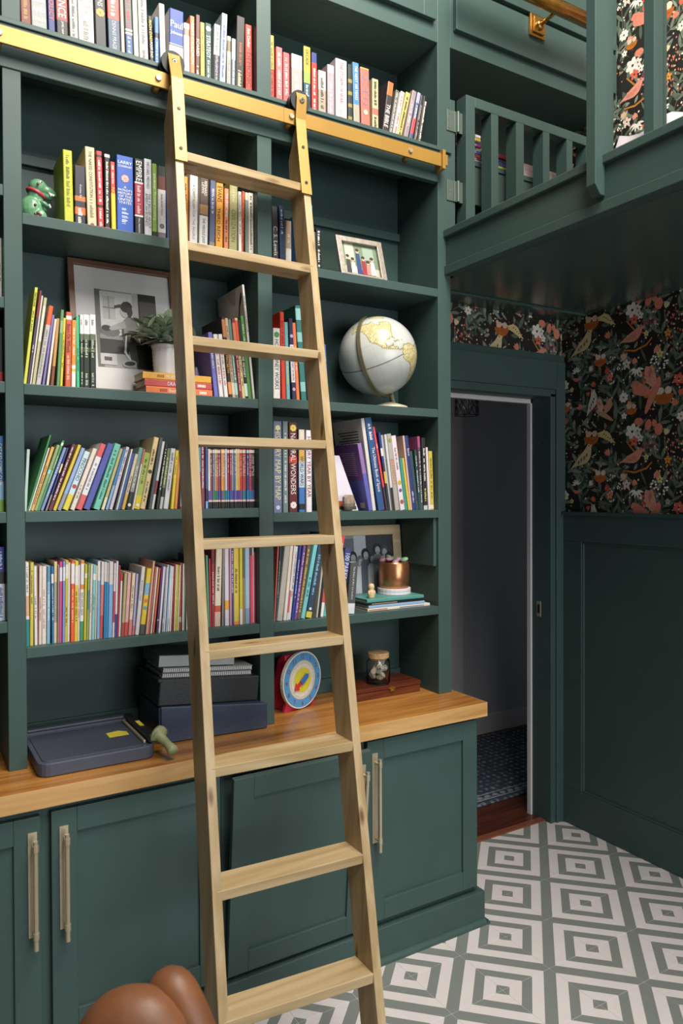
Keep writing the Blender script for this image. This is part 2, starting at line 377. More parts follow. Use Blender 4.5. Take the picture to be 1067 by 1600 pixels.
    bird(235, 425, 150, 'c9b48c', 0.55, False, 'bfa97e', '4f4a34'); nest(380, 545, 115); tulip(455, 400, 52, 'd08070', 2.2)
    bird(655, 440, 125, 'd08a76', 0.25, False, 'c57b69'); L.append((3, xf([(-1, -0.1), (-0.2, -0.22), (0.6, 0.0), (1.0, 0.35), (1.04, 0.28), (0.66, -0.1), (-0.2, -0.34), (-1, -0.18)], *P(690, 500), 110*K), lin('b8742c')))
    L.append((3, xf([(0, 0), (0.5, -0.55), (0.42, -0.6), (-0.08, 0)], *P(605, 315), 130*K), lin('b8742c')))
    flower(648, 252, 52, 'ddd5cb', n=6); flower(690, 250, 30, 'cfc7bd'); flower(710, 300, 26, 'd8d0c5'); flower(662, 318, 34, 'c8604c')
    for x, y, rx, ry, a in ((700, 188, 34, 26, 0), (772, 215, 24, 38, -0.3), (820, 208, 20, 24, 0), (852, 250, 32, 40, 0)):
        cx, cy = P(x, y); put(2, poly_ell(cx, cy, rx*K, ry*K, a, 10), 'cf7a66')
    tulip(905, 285, 45, 'cdbd98', 1.2); flower(920, 455, 26, 'd08a3a'); tulip(842, 530, 58, 'd98d78', -1.57); tulip(570, 575, 52, 'cfae8c', 1.3); flower(602, 612, 32, 'd8c4b8'); tulip(665, 585, 44, 'd98a74', -1.4)
    fan(682, 650, 62, 'ddd8cc', -3.14); fan(165, 612, 48, 'd8d4c8', 0.2); tulip(285, 610, 40, 'ccc8bb', 0.8); tulip(425, 645, 45, 'b8553f', 0.6); flower(462, 686, 28, 'd9806a'); flower(862, 582, 26, 'cdbd78'); flower(758, 430, 20, 'd0bd80')
    tulip(310, 725, 40, 'c8604c', 0.9); tulip(275, 790, 34, 'c8604c', 1.9); flower(1000, 765, 40, 'd0604a', n=6); flower(578, 838, 34, 'dcd6ca', n=8); nest(890, 850, 150, 'a85a26', 'd8c0a8'); tulip(745, 850, 44, 'c07a30', 0.4)
    bird(318, 850, 120, 'cfc6b8', 1.05, False, 'c2b8a8', '3f4038'); fly(800, -20, 175, 'cc7c68', 'd28e7a', 0.1); tulip(190, 880, 44, 'cf8268', 1.0); bird(165, 665, 45, 'cc7460', 0.1, True)
    flower(120, 730, 18, 'cdbd78'); flower(920, 727, 20, 'a89a94'); tulip(960, 100, 50, 'c97860', 0.9); tulip(530, 215, 25, 'a09080', 1.0); nest(640, 95, 95, 'a8632a', 'cdb498'); flower(582, 140, 22, 'ddd6ca'); tulip(420, 905, 40, 'd0806c', 1.5); tulip(620, 905, 46, 'd8907a', 1.2); tulip(60, 150, 50, 'b06a50', 1.3); tulip(170, 305, 24, 'a88a78', 1.5); flower(310, 40, 38, '8a3a34', n=9); tulip(30, 480, 45, 'c98a70', 1.1); flower(55, 690, 36, 'd8cfc4', n=6); nest(60, 850, 100); tulip(1010, 40, 46, 'c4604a', 1.2); flower(1015, 180, 30, 'd9cfc0', n=6)
    L.sort(key=lambda q: q[0]); return L
MOT = motifs(); PW, PH = 0.62, 0.4995
def clip(pts, x0, x1, y0, y1):
    for ax, lim, sg in ((0, x0, 1), (0, x1, -1), (1, y0, 1), (1, y1, -1)):
        out = []
        for i in range(len(pts)):
            p, q = pts[i-1], pts[i]; pi = (p[ax]-lim)*sg >= 0; qi = (q[ax]-lim)*sg >= 0
            if pi != qi:
                t = (lim-p[ax])/(q[ax]-p[ax]); out.append((p[0]+t*(q[0]-p[0]), p[1]+t*(q[1]-p[1])))
            if qi: out.append(q)
        pts = out
        if len(pts) < 3: return None
    return pts
WPR = print_mat('wallpaper_print', 0.6, 0.25, 0.12, 120)
def paper(parent, s0, s1, z0, z1, f, os=0.0, oz=0.0):
    """f(s, z, d): world point at distance d in front of the wall"""
    mb = MB()
    for a in range(-4, 5):
        for b in range(-6, 6):
            ox, oz_ = os+a*PW, oz+b*PH+(0 if a % 2 == 0 else 0.0)
            if ox > s1 or ox+PW+0.15 < s0 or oz_ < z0-0.1 or oz_-PH-0.1 > z1: continue
            for n, (l, pts, c) in enumerate(MOT):
                q = [(x+ox, y+oz_) for x, y in pts]
                if max(p[0] for p in q) < s0 or min(p[0] for p in q) > s1 or max(p[1] for p in q) < z0 or min(p[1] for p in q) > z1: continue
                q = clip(q, s0, s1, z0, z1)
                if q: mb.add([f(x, y, 0.0003+0.0002*l+0.0000004*(n % 400)) for x, y in q], [tuple(range(len(q)))], c)
    o = mb.build('wallpaper_print', WPR, parent); o['kind'] = 'stuff'; return o
# ------------------------------------------------------------------ walls
DX0, DX1, DZ = 1.80, 2.541, 1.93
wb = MB(); 
wb.box(-0.9, DX0, YWALL, 0.39, 0, 3.75); wb.box(DX1, XW+0.1, YWALL, 0.39, 0, 3.75); wb.box(DX0, DX1, YWALL, 0.39, DZ, 3.75)
wall_back = tag(wb.build('wall_back', GREEN), kind='structure')
# paper strip over the door
Box('paper_ground', BLK, wall_back, XR1, XW-0.001, YWALL-0.001, YWALL+0.01, 2.115, 2.28, 0)
paper(wall_back, 1.80, XW, 2.118, 2.279, lambda s, z, d: (s, YWALL-0.001-d, z), os=XW-0.55, oz=2.20+0.166)
Box('header_trim', GREEN2, wall_back, XR1, XW, YWALL-0.016, YWALL+0.01, 2.085, 2.117)
wall_right = tag(MB().box(XW, XW+0.1, -2.6, YWALL, 0, 3.75).build('wall_right', GREEN), kind='structure')
Box('paper_ground', BLK, wall_right, XW-0.001, XW+0.01, -2.5, YWALL, 1.41, 3.75, 0)
fr = lambda s, z, d: (XW-0.001-d, -s, z)
paper(wall_right, -YWALL, 1.9, 1.412, 2.279, fr, os=-YWALL-0.012+0.0, oz=1.90)
paper(wall_right, -YWALL, 1.9, 2.60, 3.70, fr, os=-YWALL-0.012, oz=1.90)
# wainscot
pd = MB()
for a, b, c, d in ((-2.5, YWALL, 1.279, 1.40), (-2.5, YWALL, 0.0, 0.166), (0.1637, YWALL, 0.166, 1.279), (-1.15, -0.99, 0.166, 1.279), (-2.5, -2.4, 0.166, 1.279)):
    pd.box(XW-0.014, XW+0.005, a, b, c, d)
pd.build('wainscot_frame', GREEN, wall_right, 0.002)
for a, b in ((-0.99, 0.1637), (-2.4, -1.15)):
    mb = MB()   # moulding round the recessed panel
    for q in ((a, b, 1.272, 1.279), (a, b, 0.166, 0.173), (b-0.007, b, 0.173, 1.272), (a, a+0.007, 0.173, 1.272)): mb.box(XW-0.009, XW+0.004, q[0], q[1], q[2], q[3])
    mb.build('panel_moulding', GREEN, wall_right, 0.002)
Box('chair_rail', GREEN2, wall_right, XW-0.03, XW+0.005, -2.5, YWALL, 1.396, 1.412, 0.003)
# door frame
d1 = tag(empty('door_1', (DX1, YWALL, 0)), kind='structure')
def DB(name, m, *q, bevel=0.0015):
    o = Box(name, m, d1, *q, bevel=bevel); return o
DB('casing', GREEN, DX1-0.003, DX1+0.026, YWALL-0.014, YWALL+0.1, 0, DZ+0.01); DB('casing', GREEN, DX1+0.026, XW, YWALL-0.022, YWALL+0.01, 0, 2.085); DB('casing', GREEN, XR1, DX1+0.026, YWALL-0.014, YWALL+0.1, DZ-0.003, DZ+0.03)
DB('casing', GREEN, XR1, DX1+0.03, YWALL-0.022, YWALL+0.01, DZ+0.03, 2.085)
DB('jamb', WHITE, DX1-0.012, DX1+0.02, 0.39, 0.414, 0, DZ+0.02); DB('jamb', WHITE, DX0-0.02, DX0+0.012, 0.39, 0.414, 0, DZ+0.02); DB('head_jamb', WHITE, DX0, DX1, 0.39, 0.414, DZ-0.022, DZ+0.02)
DB('threshold', mat('threshold_wood', '7a4630', 0.4), DX0, DX1+0.01, 0.31, 0.345, -0.0005, 0.006)
DB('strike_plate', NICKEL, DX1-0.005, DX1+0.003, 0.335, 0.36, 0.93, 1.0, bevel=0.001); DB('latch_hole', RUBBER, DX1-0.0058, DX1+0.001, 0.341, 0.354, 0.945, 0.985, bevel=0)
DB('hinge_screw', STEEL, DX1-0.005, DX1+0.002, 0.345, 0.349, 1.72, 1.725, bevel=0)
# hall beyond
hf = tag(MB().box(1.2, 4.6, 0.325, 1.45, -0.06, -0.004).build('floor_hall', mat('hall_subfloor', '2a140e', 0.6)), kind='structure')
for k in range(12):
    y0 = 0.335+k*0.09; MB().box(1.2, 4.6, y0, y0+0.0885, -0.01, 0.0).build('plank', HALLW, hf, 0.0008, seg=1)
tag(MB().box(1.2, 4.6, 1.4, 1.5, 0, 2.3).build('wall_hall', GREYW), kind='structure')
tag(MB().box(1.2, 4.6, 1.386, 1.4, 0, 0.116).build('baseboard_hall', WHITE, None, 0.003), kind='structure')
tag(MB().box(2.866, 2.965, 1.38, 1.4, 0.0, 2.065).build('trim_1', WHITE, None, 0.003), kind='structure')
tag(MB().box(1.2, 4.6, 0.39, 1.5, 2.065, 2.2).build('ceiling_hall', GREYW), kind='structure')
def rug_mat():
    m, t, b = newmat('hall_rug_pattern'); N = t.nodes.new; L = t.links.new; b.inputs['Roughness'].default_value = 0.95
    tc = N('ShaderNodeTexCoord'); mp = N('ShaderNodeMapping'); mp.inputs['Scale'].default_value = (24, 24, 1); L(tc.outputs['Object'], mp.inputs['Vector'])
    v = N('ShaderNodeTexVoronoi'); v.inputs['Scale'].default_value = 1.0; v.inputs['Randomness'].default_value = 0.25; L(mp.outputs['Vector'], v.inputs['Vector'])
    n = N('ShaderNodeTexNoise'); n.inputs['Scale'].default_value = 60; L(tc.outputs['Object'], n.inputs['Vector'])
    ad = N('ShaderNodeMath'); ad.operation = 'MULTIPLY_ADD'; L(n.outputs['Fac'], ad.inputs[0]); ad.inputs[1].default_value = 0.9; L(v.outputs['Distance'], ad.inputs[2])
    r = N('ShaderNodeValToRGB'); e = r.color_ramp.elements; e[0].position = 0.58; e[0].color = lin('7d8188'); e[1].position = 0.86; e[1].color = lin('343b46'); k = e.new(0.72); k.color = lin('525c6a'); L(ad.outputs[0], r.inputs['Fac']); L(r.outputs['Color'], b.inputs['Base Color']); return m
rug = MB().box(1.9, 3.9, 0.58, 1.35, 0.0, 0.008).build('hall_rug', rug_mat(), None, 0.003)
tag(rug, 'faded slate-blue patterned rug on dark boards beyond the doorway', 'rug')
bord = MB()
for q in ((1.9, 3.9, 0.615, 0.62), (1.9, 3.9, 0.665, 0.67)): bord.box(q[0], q[1], q[2], q[3], 0.004, 0.0088)
bord.build('border_line', mat('rug_border', '9ea3ab', 0.95), rug)
for k in range(40):
    o_ = MB().prism(poly_ell(1.94+k*0.05, 0.6425, 0.017, 0.013, 0, 8), 'z', 0.004, 0.0086).build('border_motif', mat('rug_motif', '8b8f96', 0.95) if k == 0 else bpy.data.materials['rug_motif'], rug)
# ------------------------------------------------------------------ built-in bookcase
bc = tag(empty('bookcase', (1.0, 0.1, ZC)), 'tall dark green built-in bookcase with deep shelves standing on the oak worktop', 'bookcase')
T = 0.029
for x0, x1 in ((XL0, XL1), (XC0, XC1)): Box('upright', GREEN, bc, x0, x1, 0, YB, ZC, ZTOPC)
Box('upright', GREEN, bc, XR0, XR1, 0, YWALL, ZC, 3.75)
Box('upright', GREEN, bc, XL0-0.62, XL0-0.57, 0, YB, ZC, ZTOPC)
Box('back_panel', GREEN, bc, XL0-0.6, XC0+0.02, YB, YB+0.012, ZC, ZTOPC, 0); Box('back_panel', GREEN, bc, XC0+0.02, XR0, YB, YB+0.012, ZC, ZTOPC, 0)
LB0 = XL0-0.57
for k, z in ZL.items(): Box('shelf', GREEN, bc, XL1, XC0, 0.001, YB, z-T, z)
for k, z in ZR.items(): Box('shelf', GREEN, bc, XC1, XR0, 0.001, YB, z-T, z)
for k, z in ZB.items(): Box('shelf', GREEN, bc, LB0, XL0, 0.001, YB, z-T, z)
for x0, x1 in ((LB0, XL0), (XL1, XC0), (XC1, XR0)):
    Box('shelf', GREEN, bc, x0, x1, 0.004, YB, Z1-T, Z1)
Box('header_board', GREEN, bc, LB0, XR0, -0.004, 0.02, ZH, Z1, 0.002)
Box('header_lip', GREEN, bc, LB0, XR1, -0.010, 0.004, Z1-0.014, Z1, 0.002)
# cleats under the header and hanging battens at the back
for x0, x1 in ((XL1, XC0), (XC1, XR0)):
    Box('cleat', GREEN, bc, x0, x1-0.002, YB-0.018, YB, ZH-0.145, ZH-0.115)
    Box('cleat', GREEN, bc, x0, x1-0.002, YB-0.012, YB, ZC, ZC+0.05)
Box('side_block', GREEN, bc, XR0-0.013, XR0, 0.012, 0.235, ZR[4]-T-0.175, ZR[4]-T, 0.002)
# ------------------------------------------------------------------ worktop
wt = MB().box(LB0-0.1, 1.7605, -0.1647, 0.285, ZC-0.049, ZC).build('worktop', TOPW, None, 0.003)
tag(wt, 'long varnished oak worktop with pale front edge between shelves and base cabinets', 'worktop')
Box('edge_strip', EDGEW, wt, LB0-0.1, 1.7612, -0.1665, -0.1645, ZC-0.049, ZC-0.001, 0.0008)
Box('edge_strip', EDGEW, wt, 1.7600, 1.7622, -0.1645, 0.284, ZC-0.049, ZC-0.001, 0.0008)
# ------------------------------------------------------------------ base cabinets
YF = -0.13; ZT = ZC-0.049
def handle(parent, xc, yf, z0, z1):
    mb = MB(); w_ = 0.0105
    mb.box(xc-w_, xc+w_, yf-0.003, yf, z0+0.02, z1)
    mb.tube([(xc+0.003, yf-0.028, z0), (xc+0.003, yf-0.028, z1-0.012)], 0.0058, 10)
    for z in (z0+0.035, z1-0.03):
        mb.tube([(xc+0.003, yf-0.002, z), (xc+0.003, yf-0.030, z)], 0.0045, 8)
        mb.tube([(xc+0.003, yf-0.028, z-0.008), (xc+0.003, yf-0.028, z+0.008)], 0.0075, 10)
    return mb.build('handle', NICKEL, parent, smooth=False)
def shaker(parent, x0, x1, z0, z1, yf=YF, th=0.02, fw=0.062, name='door', back=True):
    mb = MB()
    mb.box(x0, x0+fw, yf-th, yf-0.001, z0, z1); mb.box(x1-fw, x1, yf-th, yf-0.001, z0, z1)
    mb.box(x0+fw, x1-fw, yf-th, yf-0.001, z0, z0+fw); mb.box(x0+fw, x1-fw, yf-th, yf-0.001, z1-fw, z1)
    d = mb.build(name, GREEN, parent, 0.0015)
    MB().box(x0+fw-0.004, x1-fw+0.004, yf-th+0.009, yf-0.003, z0+fw-0.004, z1-fw+0.004).build('panel', GREEN, d)
    return d
def cabinet(x0, x1, label, mids):
    c = tag(empty('base_cabinet', ((x0+x1)/2, 0, 0)), label, 'cabinet', 'base cabinets under the worktop')
    mb = MB(); y1 = 0.28
    mb.box(x0, x0+0.018, YF+0.02, y1, 0.10, ZT); mb.box(x1-0.018, x1, YF+0.02, y1, 0.10, ZT); mb.box(x0+0.018, x1-0.018, y1-0.012, y1, 0.10, ZT); mb.box(x0+0.018, x1-0.018, YF+0.02, y1-0.012, 0.10, 0.118)
    mb.build('carcass', GREEN, c)
    f = MB(); f.box(x0, x1, YF, YF+0.02, ZT-0.034, ZT); f.box(x0, x1, YF, YF+0.02, 0.10, 0.15)
    for a, b in mids: f.box(a, b, YF, YF+0.02, 0.15, ZT-0.034)
    f.build('face_frame', GREEN, c, 0.001)
    return c
c1 = cabinet(-0.16, 0.792, 'dark green base cabinet with two shaker doors below the paper trimmer', ((-0.16, -0.12), (0.29, 0.352), (0.765, 0.792)))
shaker(c1, -0.13, 0.3085, 0.128, 0.702); dB = shaker(c1, 0.334, 0.783, 0.128, 0.706)
handle(c1.children[2], 0.2895, YF-0.02, 0.385, 0.665); handle(dB, 0.3635, YF-0.02, 0.385, 0.665)
c2 = cabinet(0.793, 1.745, 'dark green base cabinet by doorway, one door tilted open behind ladder', ((0.793, 0.826), (1.235, 1.295), (1.705, 1.745)))
shaker(c2, 1.2757, 1.7272, 0.135, 0.714); dD = c2.children[2]; handle(dD, 1.302, YF-0.02, 0.37, 0.675)
# tilted door
tilt = math.radians(5.4); piv = Vector((0.802, YF-0.001, 0.128))
dm = MB(); w_ = 1.2545-0.802; h_ = 0.585; fw = 0.062
dm.box(0, fw, -0.019, 0, 0, h_); dm.box(w_-fw, w_, -0.019, 0, 0, h_); dm.box(fw, w_-fw, -0.019, 0, 0, fw); dm.box(fw, w_-fw, -0.019, 0, h_-fw, h_)
dC = dm.build('door', GREEN, c2, 0.0015, loc=piv); dC.rotation_euler = (tilt, 0, 0)
o = MB().box(fw-0.004, w_-fw+0.004, -0.011, -0.003, fw-0.004, h_-fw+0.004).build('panel', GREEN, dC, local=True)
hh = handle(None, w_-0.03, -0.019, 0.26, 0.545); hh.parent = dC
# plinth skirting
pl = MB(); pl.box(-0.16, 1.757, -0.157, -0.131, 0, 0.113); pl.box(1.745, 1.757, -0.131, 0.28, 0, 0.113); pl.box(-0.16, 1.745, -0.125, 0.27, 0.0, 0.099)
pl.build('plinth', GREEN, None, 0.003); tag(bpy.data.objects['plinth'], kind='structure'); bpy.data.objects['plinth'].name = 'baseboard_cabinets'
sm = MB().prism([(-0.170, 0.0), (-0.157, 0.0), (-0.157, 0.018), (-0.162, 0.016), (-0.168, 0.008)], 'x', -0.16, 1.757).build('shoe_moulding', GREEN, bpy.data.objects['baseboard_cabinets'])
sm = MB().prism([(1.770, 0.0), (1.757, 0.0), (1.757, 0.018), (1.762, 0.016), (1.768, 0.008)], 'y', -0.17, 0.28).build('shoe_moulding', GREEN, bpy.data.objects['baseboard_cabinets'])
# box files seen through the gap of the tilted door
bx = MB().box(0.86, 1.19, -0.10, 0.15, 0.119, 0.672).build('storage_box', mat('blue_storage_box', '2f4f66', 0.5), None, 0.004)
tag(bx, 'blue storage box standing inside the cabinet behind the tilted door', 'box')
Box('paper_label', mat('pale_box_label', '9fb0c4', 0.5), bx, 1.02, 1.12, -0.102, -0.09, 0.60, 0.6735, 0)
# ------------------------------------------------------------------ upper cabinets
uc = tag(empty('wall_cabinet', (1.35, 0, ZTOPC)), 'green upper cabinet with framed door above the top books by the loft', 'cabinet')
Box('carcass', GREEN, uc, LB0, XR0, 0.021, YB, ZTOPC, 3.75, 0); Box('bottom_rail', GREEN, uc, LB0, XR0, 0.0, 0.021, ZTOPC, 3.75, 0.001)
shaker(uc, 1.03, 1.66, 3.163, 3.72, yf=-0.001, fw=0.055); shaker(uc, 0.33, 0.965, 3.163, 3.72, yf=-0.001, fw=0.055)
ud = tag(empty('drawer_cabinet', (2.2, 0, ZTOPC)), 'green cabinet with wide drawer fronts over the loft cubby', 'cabinet')
Box('carcass', GREEN, ud, XR1, XW, 0.02, YWALL, ZTOPC, 3.75, 0); Box('face_frame', GREEN, ud, XR1, XW, 0.0, 0.02, ZTOPC, 3.75, 0.001)
Box('drawer_front', GREEN, ud, 1.752, XW-0.01, -0.02, 0.0, 3.160, 3.318, 0.002); Box('drawer_front', GREEN, ud, 1.752, XW-0.01, -0.02, 0.0, 3.338, 3.70, 0.002)
# cubby behind the gate
cb = tag(empty('loft_cubby', (2.2, 0.15, 2.45)), 'dark green cubby with low shelf board behind the loft gate', 'shelf')
Box('base_board', GREEN, cb, XR1, XW-0.001, 0.001, YWALL-0.002, 2.40, 2.45, 0); Box('shelf', GREEN, cb, XR1, XW, 0.075, YWALL-0.002, 2.745, 2.765); 
for xa, xb in ((XR1+0.005, 2.0), (2.01, 2.16), (2.17, 2.40), (2.41, XW)): Box('front_board', GREEN, cb, xa, xb, 0.08, 0.095, 2.60, 2.745, 0.001)
# ------------------------------------------------------------------ loft platform
lf = tag(empty('loft_platform', (1.717, -0.6, 2.28)), 'green painted loft platform with front beam and guard posts under papered wall', 'loft')
XB = 1.717; YE = -2.0
Box('beam', GREEN, lf, XB, XB+0.04, YE, -0.001, 2.28, 2.437, 0.002)
Box('lower_band', GREEN, lf, XB-0.008, XB, YE, -0.001, 2.28, 2.312, 0.002); Box('cap', GREEN, lf, XB-0.012, XB+0.075, YE, 0.0, 2.413, 2.44, 0.003)
Box('deck', GREEN, lf, XB+0.04, XW-0.002, YE, 0.284, 2.33, 2.40, 0)
Box('underside', GREEN2, lf, XB+0.04, XW-0.001, YE, 0.286, 2.28, 2.33, 0)
Box('batten', GREEN2, lf, 1.76, XW-0.002, 0.150, 0.166, 2.272, 2.282); Box('batten', GREEN2, lf, 1.76, XW-0.002, -1.02, -1.0, 2.272, 2.282)
mb = MB()      # newel post bolted to the outside, chamfered foot
xa, xb, ya, yb = 1.676, 1.752, -0.700, -0.668
ft = [(xa+0.022, 2.326), (xb-0.036, 2.326), (xb-0.036, 2.44), (xb, 2.44), (xb, 3.75), (xa, 3.75), (xa, 2.352)]
mb.prism(ft[::-1], 'y', ya, yb).build('newel_post', GREEN, lf, 0.002)
for y0 in (-0.852, -1.002, -1.152, -1.302): Box('baluster', GREEN, lf, 1.722, 1.762, y0, y0+0.032, 2.44, 3.75, 0.002)
Box('baluster', GREEN, lf, 1.764, 1.775, -0.852, -0.82, 2.44, 3.75, 0.001)
# bed on the loft
bed = empty('loft_mattress', (2.2, -0.8, 2.40)); tag(bed, 'white quilted mattress and sheet lying on the loft platform', 'bed')
mb = MB()
nx, ny = 24, 40; x0, x1, y0, y1 = 1.80, XW-0.004, -1.98, -0.62
rn = random.Random(4)
H = [[0.118+0.03*min(1,i/8)+0.006*math.sin(i*1.1+j*.35)+0.012*math.sin(j*1.3+i*.6)+rn.uniform(-.004, .004) if 0 < i < nx and 0 < j < ny else 0.06 for j in range(ny+1)] for i in range(nx+1)]
vs_ = [(x0+(x1-x0)*i/nx, y0+(y1-y0)*j/ny, 2.40+H[i][j]) for i in range(nx+1) for j in range(ny+1)]
mb.add(vs_, [(i*(ny+1)+j, (i+1)*(ny+1)+j, (i+1)*(ny+1)+j+1, i*(ny+1)+j+1) for i in range(nx) for j in range(ny)])
SHEET = mat('white_sheet', 'd2c9cf', 0.8, noise=0.03, scale=10)
mb.build('sheet', SHEET, bed, smooth=True); Box('mattress', SHEET, bed, x0+0.01, x1-0.01, y0+0.01, y1-0.01, 2.40, 2.46, 0.02)
# ------------------------------------------------------------------ loft gate
gt = tag(empty('loft_gate', (1.78, -0.02, 2.45)), 'green slatted loft gate hinged on the bookcase upright', 'gate')
GY0, GY1 = -0.022, 0.012
Box('stile', GREEN, gt, 1.794, 1.836, GY0, GY1+0.02, 2.452, 2.938, 0.0015); Box('top_rail', GREEN, gt, 1.836, 2.50, GY0, GY1, 2.901, 2.938, 0.0015)
Box('stile', GREEN, gt, 2.50, 2.54, GY0, GY1, 2.452, 2.938, 0.0015); Box('bottom_rail', GREEN, gt, 1.836, 2.50, GY0, GY1, 2.452, 2.495, 0.0015)
for a, b in ((1.915, 1.950), (2.040, 2.080), (2.182, 2.217), (2.313, 2.346), (2.425, 2.458)): Box('slat', GREEN, gt, a, b, GY0, GY1+0.022, 2.495, 2.901, 0.0015)
HG = mat('painted_hinge', '56635b', 0.4, 0.2)
for z in (2.55, 2.80):
    mb = MB(); mb.box(XR1-0.018, XR1+0.012, -0.0035, -0.0005, z, z+0.075); mb.box(1.775, 1.793, -0.004, -0.001, z, z+0.075); mb.tube([(1.768, -0.008, z), (1.768, -0.008, z+0.075)], 0.006, 8); mb.box(XR1+0.012, 1.775, -0.005, -0.002, z, z+0.075)
    hg = mb.build('hinge', HG, gt, 0.002)
    for k in range(3): MB().lathe([(0.0035, 0), (0.0025, 0.0012)], 8).build('screw', STEEL, hg, loc=(XR1-0.006, -0.0035, z+0.012+k*0.025)).rotation_euler = (math.pi/2, 0, 0)
Box('filler_strip', GREEN, bc, XR1, XR1+0.022, 0.0, 0.05, 2.451, 2.915, 0.001)
# ------------------------------------------------------------------ brass rod on bracket
rd = tag(empty('brass_rod', (2.14, 0, 3.29)), 'polished aged brass rod held by square bracket on drawer front', 'rod')
zr, yr = 3.29, -0.135
MB().tube([(1.70, yr, zr+0.012), (2.36, yr, zr+0.012)], 0.026, 20).build('pole', BRASSD, rd, smooth=True)
br = MB(); br.box(2.105, 2.185, -0.032, -0.02, zr-0.045, zr+0.04); br.box(2.116, 2.174, -0.040, -0.032, zr-0.034, zr+0.029)
b_ = br.build('bracket', BRASSD, rd, 0.004)
MB().tube([(2.145, -0.04, zr-0.003), (2.145, yr+0.01, zr+0.002)], 0.0075, 10).build('arm', BRASSD, b_, smooth=True)
MB().tube([(2.145, -0.040, zr-0.003), (2.145, -0.046, zr-0.003), (2.145, -0.052, zr-0.003)], [0.02, 0.019, 0.012], 16).build('collar', BRASSD, b_, smooth=True)
# ------------------------------------------------------------------ ladder track
tk = tag(empty('ladder_track', (0.9, -0.036, 2.66)), 'flat brass rolling ladder track bolted across the bookcase header', 'rail')
TZ0, TZ1, TYF, TYB = 2.644, 2.689, -0.040, -0.033
Box('bar', BRASS, tk, LB0-0.1, 1.05, TYF, TYB, TZ0, TZ1, 0.001); Box('bar', BRASS, tk, 1.0505, 1.672, TYF, TYB, TZ0, TZ1, 0.001)
es = MB(); es.box(1.664, 1.676, -0.052, -0.006, TZ0-0.012, TZ1+0.010); es.box(1.676, 1.688, -0.048, -0.008, TZ0+0.004, TZ1-0.004); es.build('end_stop', BRASS, tk, 0.001)
for xs in (0.245, 0.655, 1.075, 1.53):
    s_ = MB(); s_.tube([(xs, TYB, TZ0+0.012), (xs, -0.002, TZ0+0.004)], 0.010, 12).build('standoff', BRASS, tk, smooth=True)
    MB().tube([(xs, TYF+0.001, 2.667), (xs, TYF-0.006, 2.667)], [0.0095, 0.0075], 12).build('bolt', NICKEL, tk)
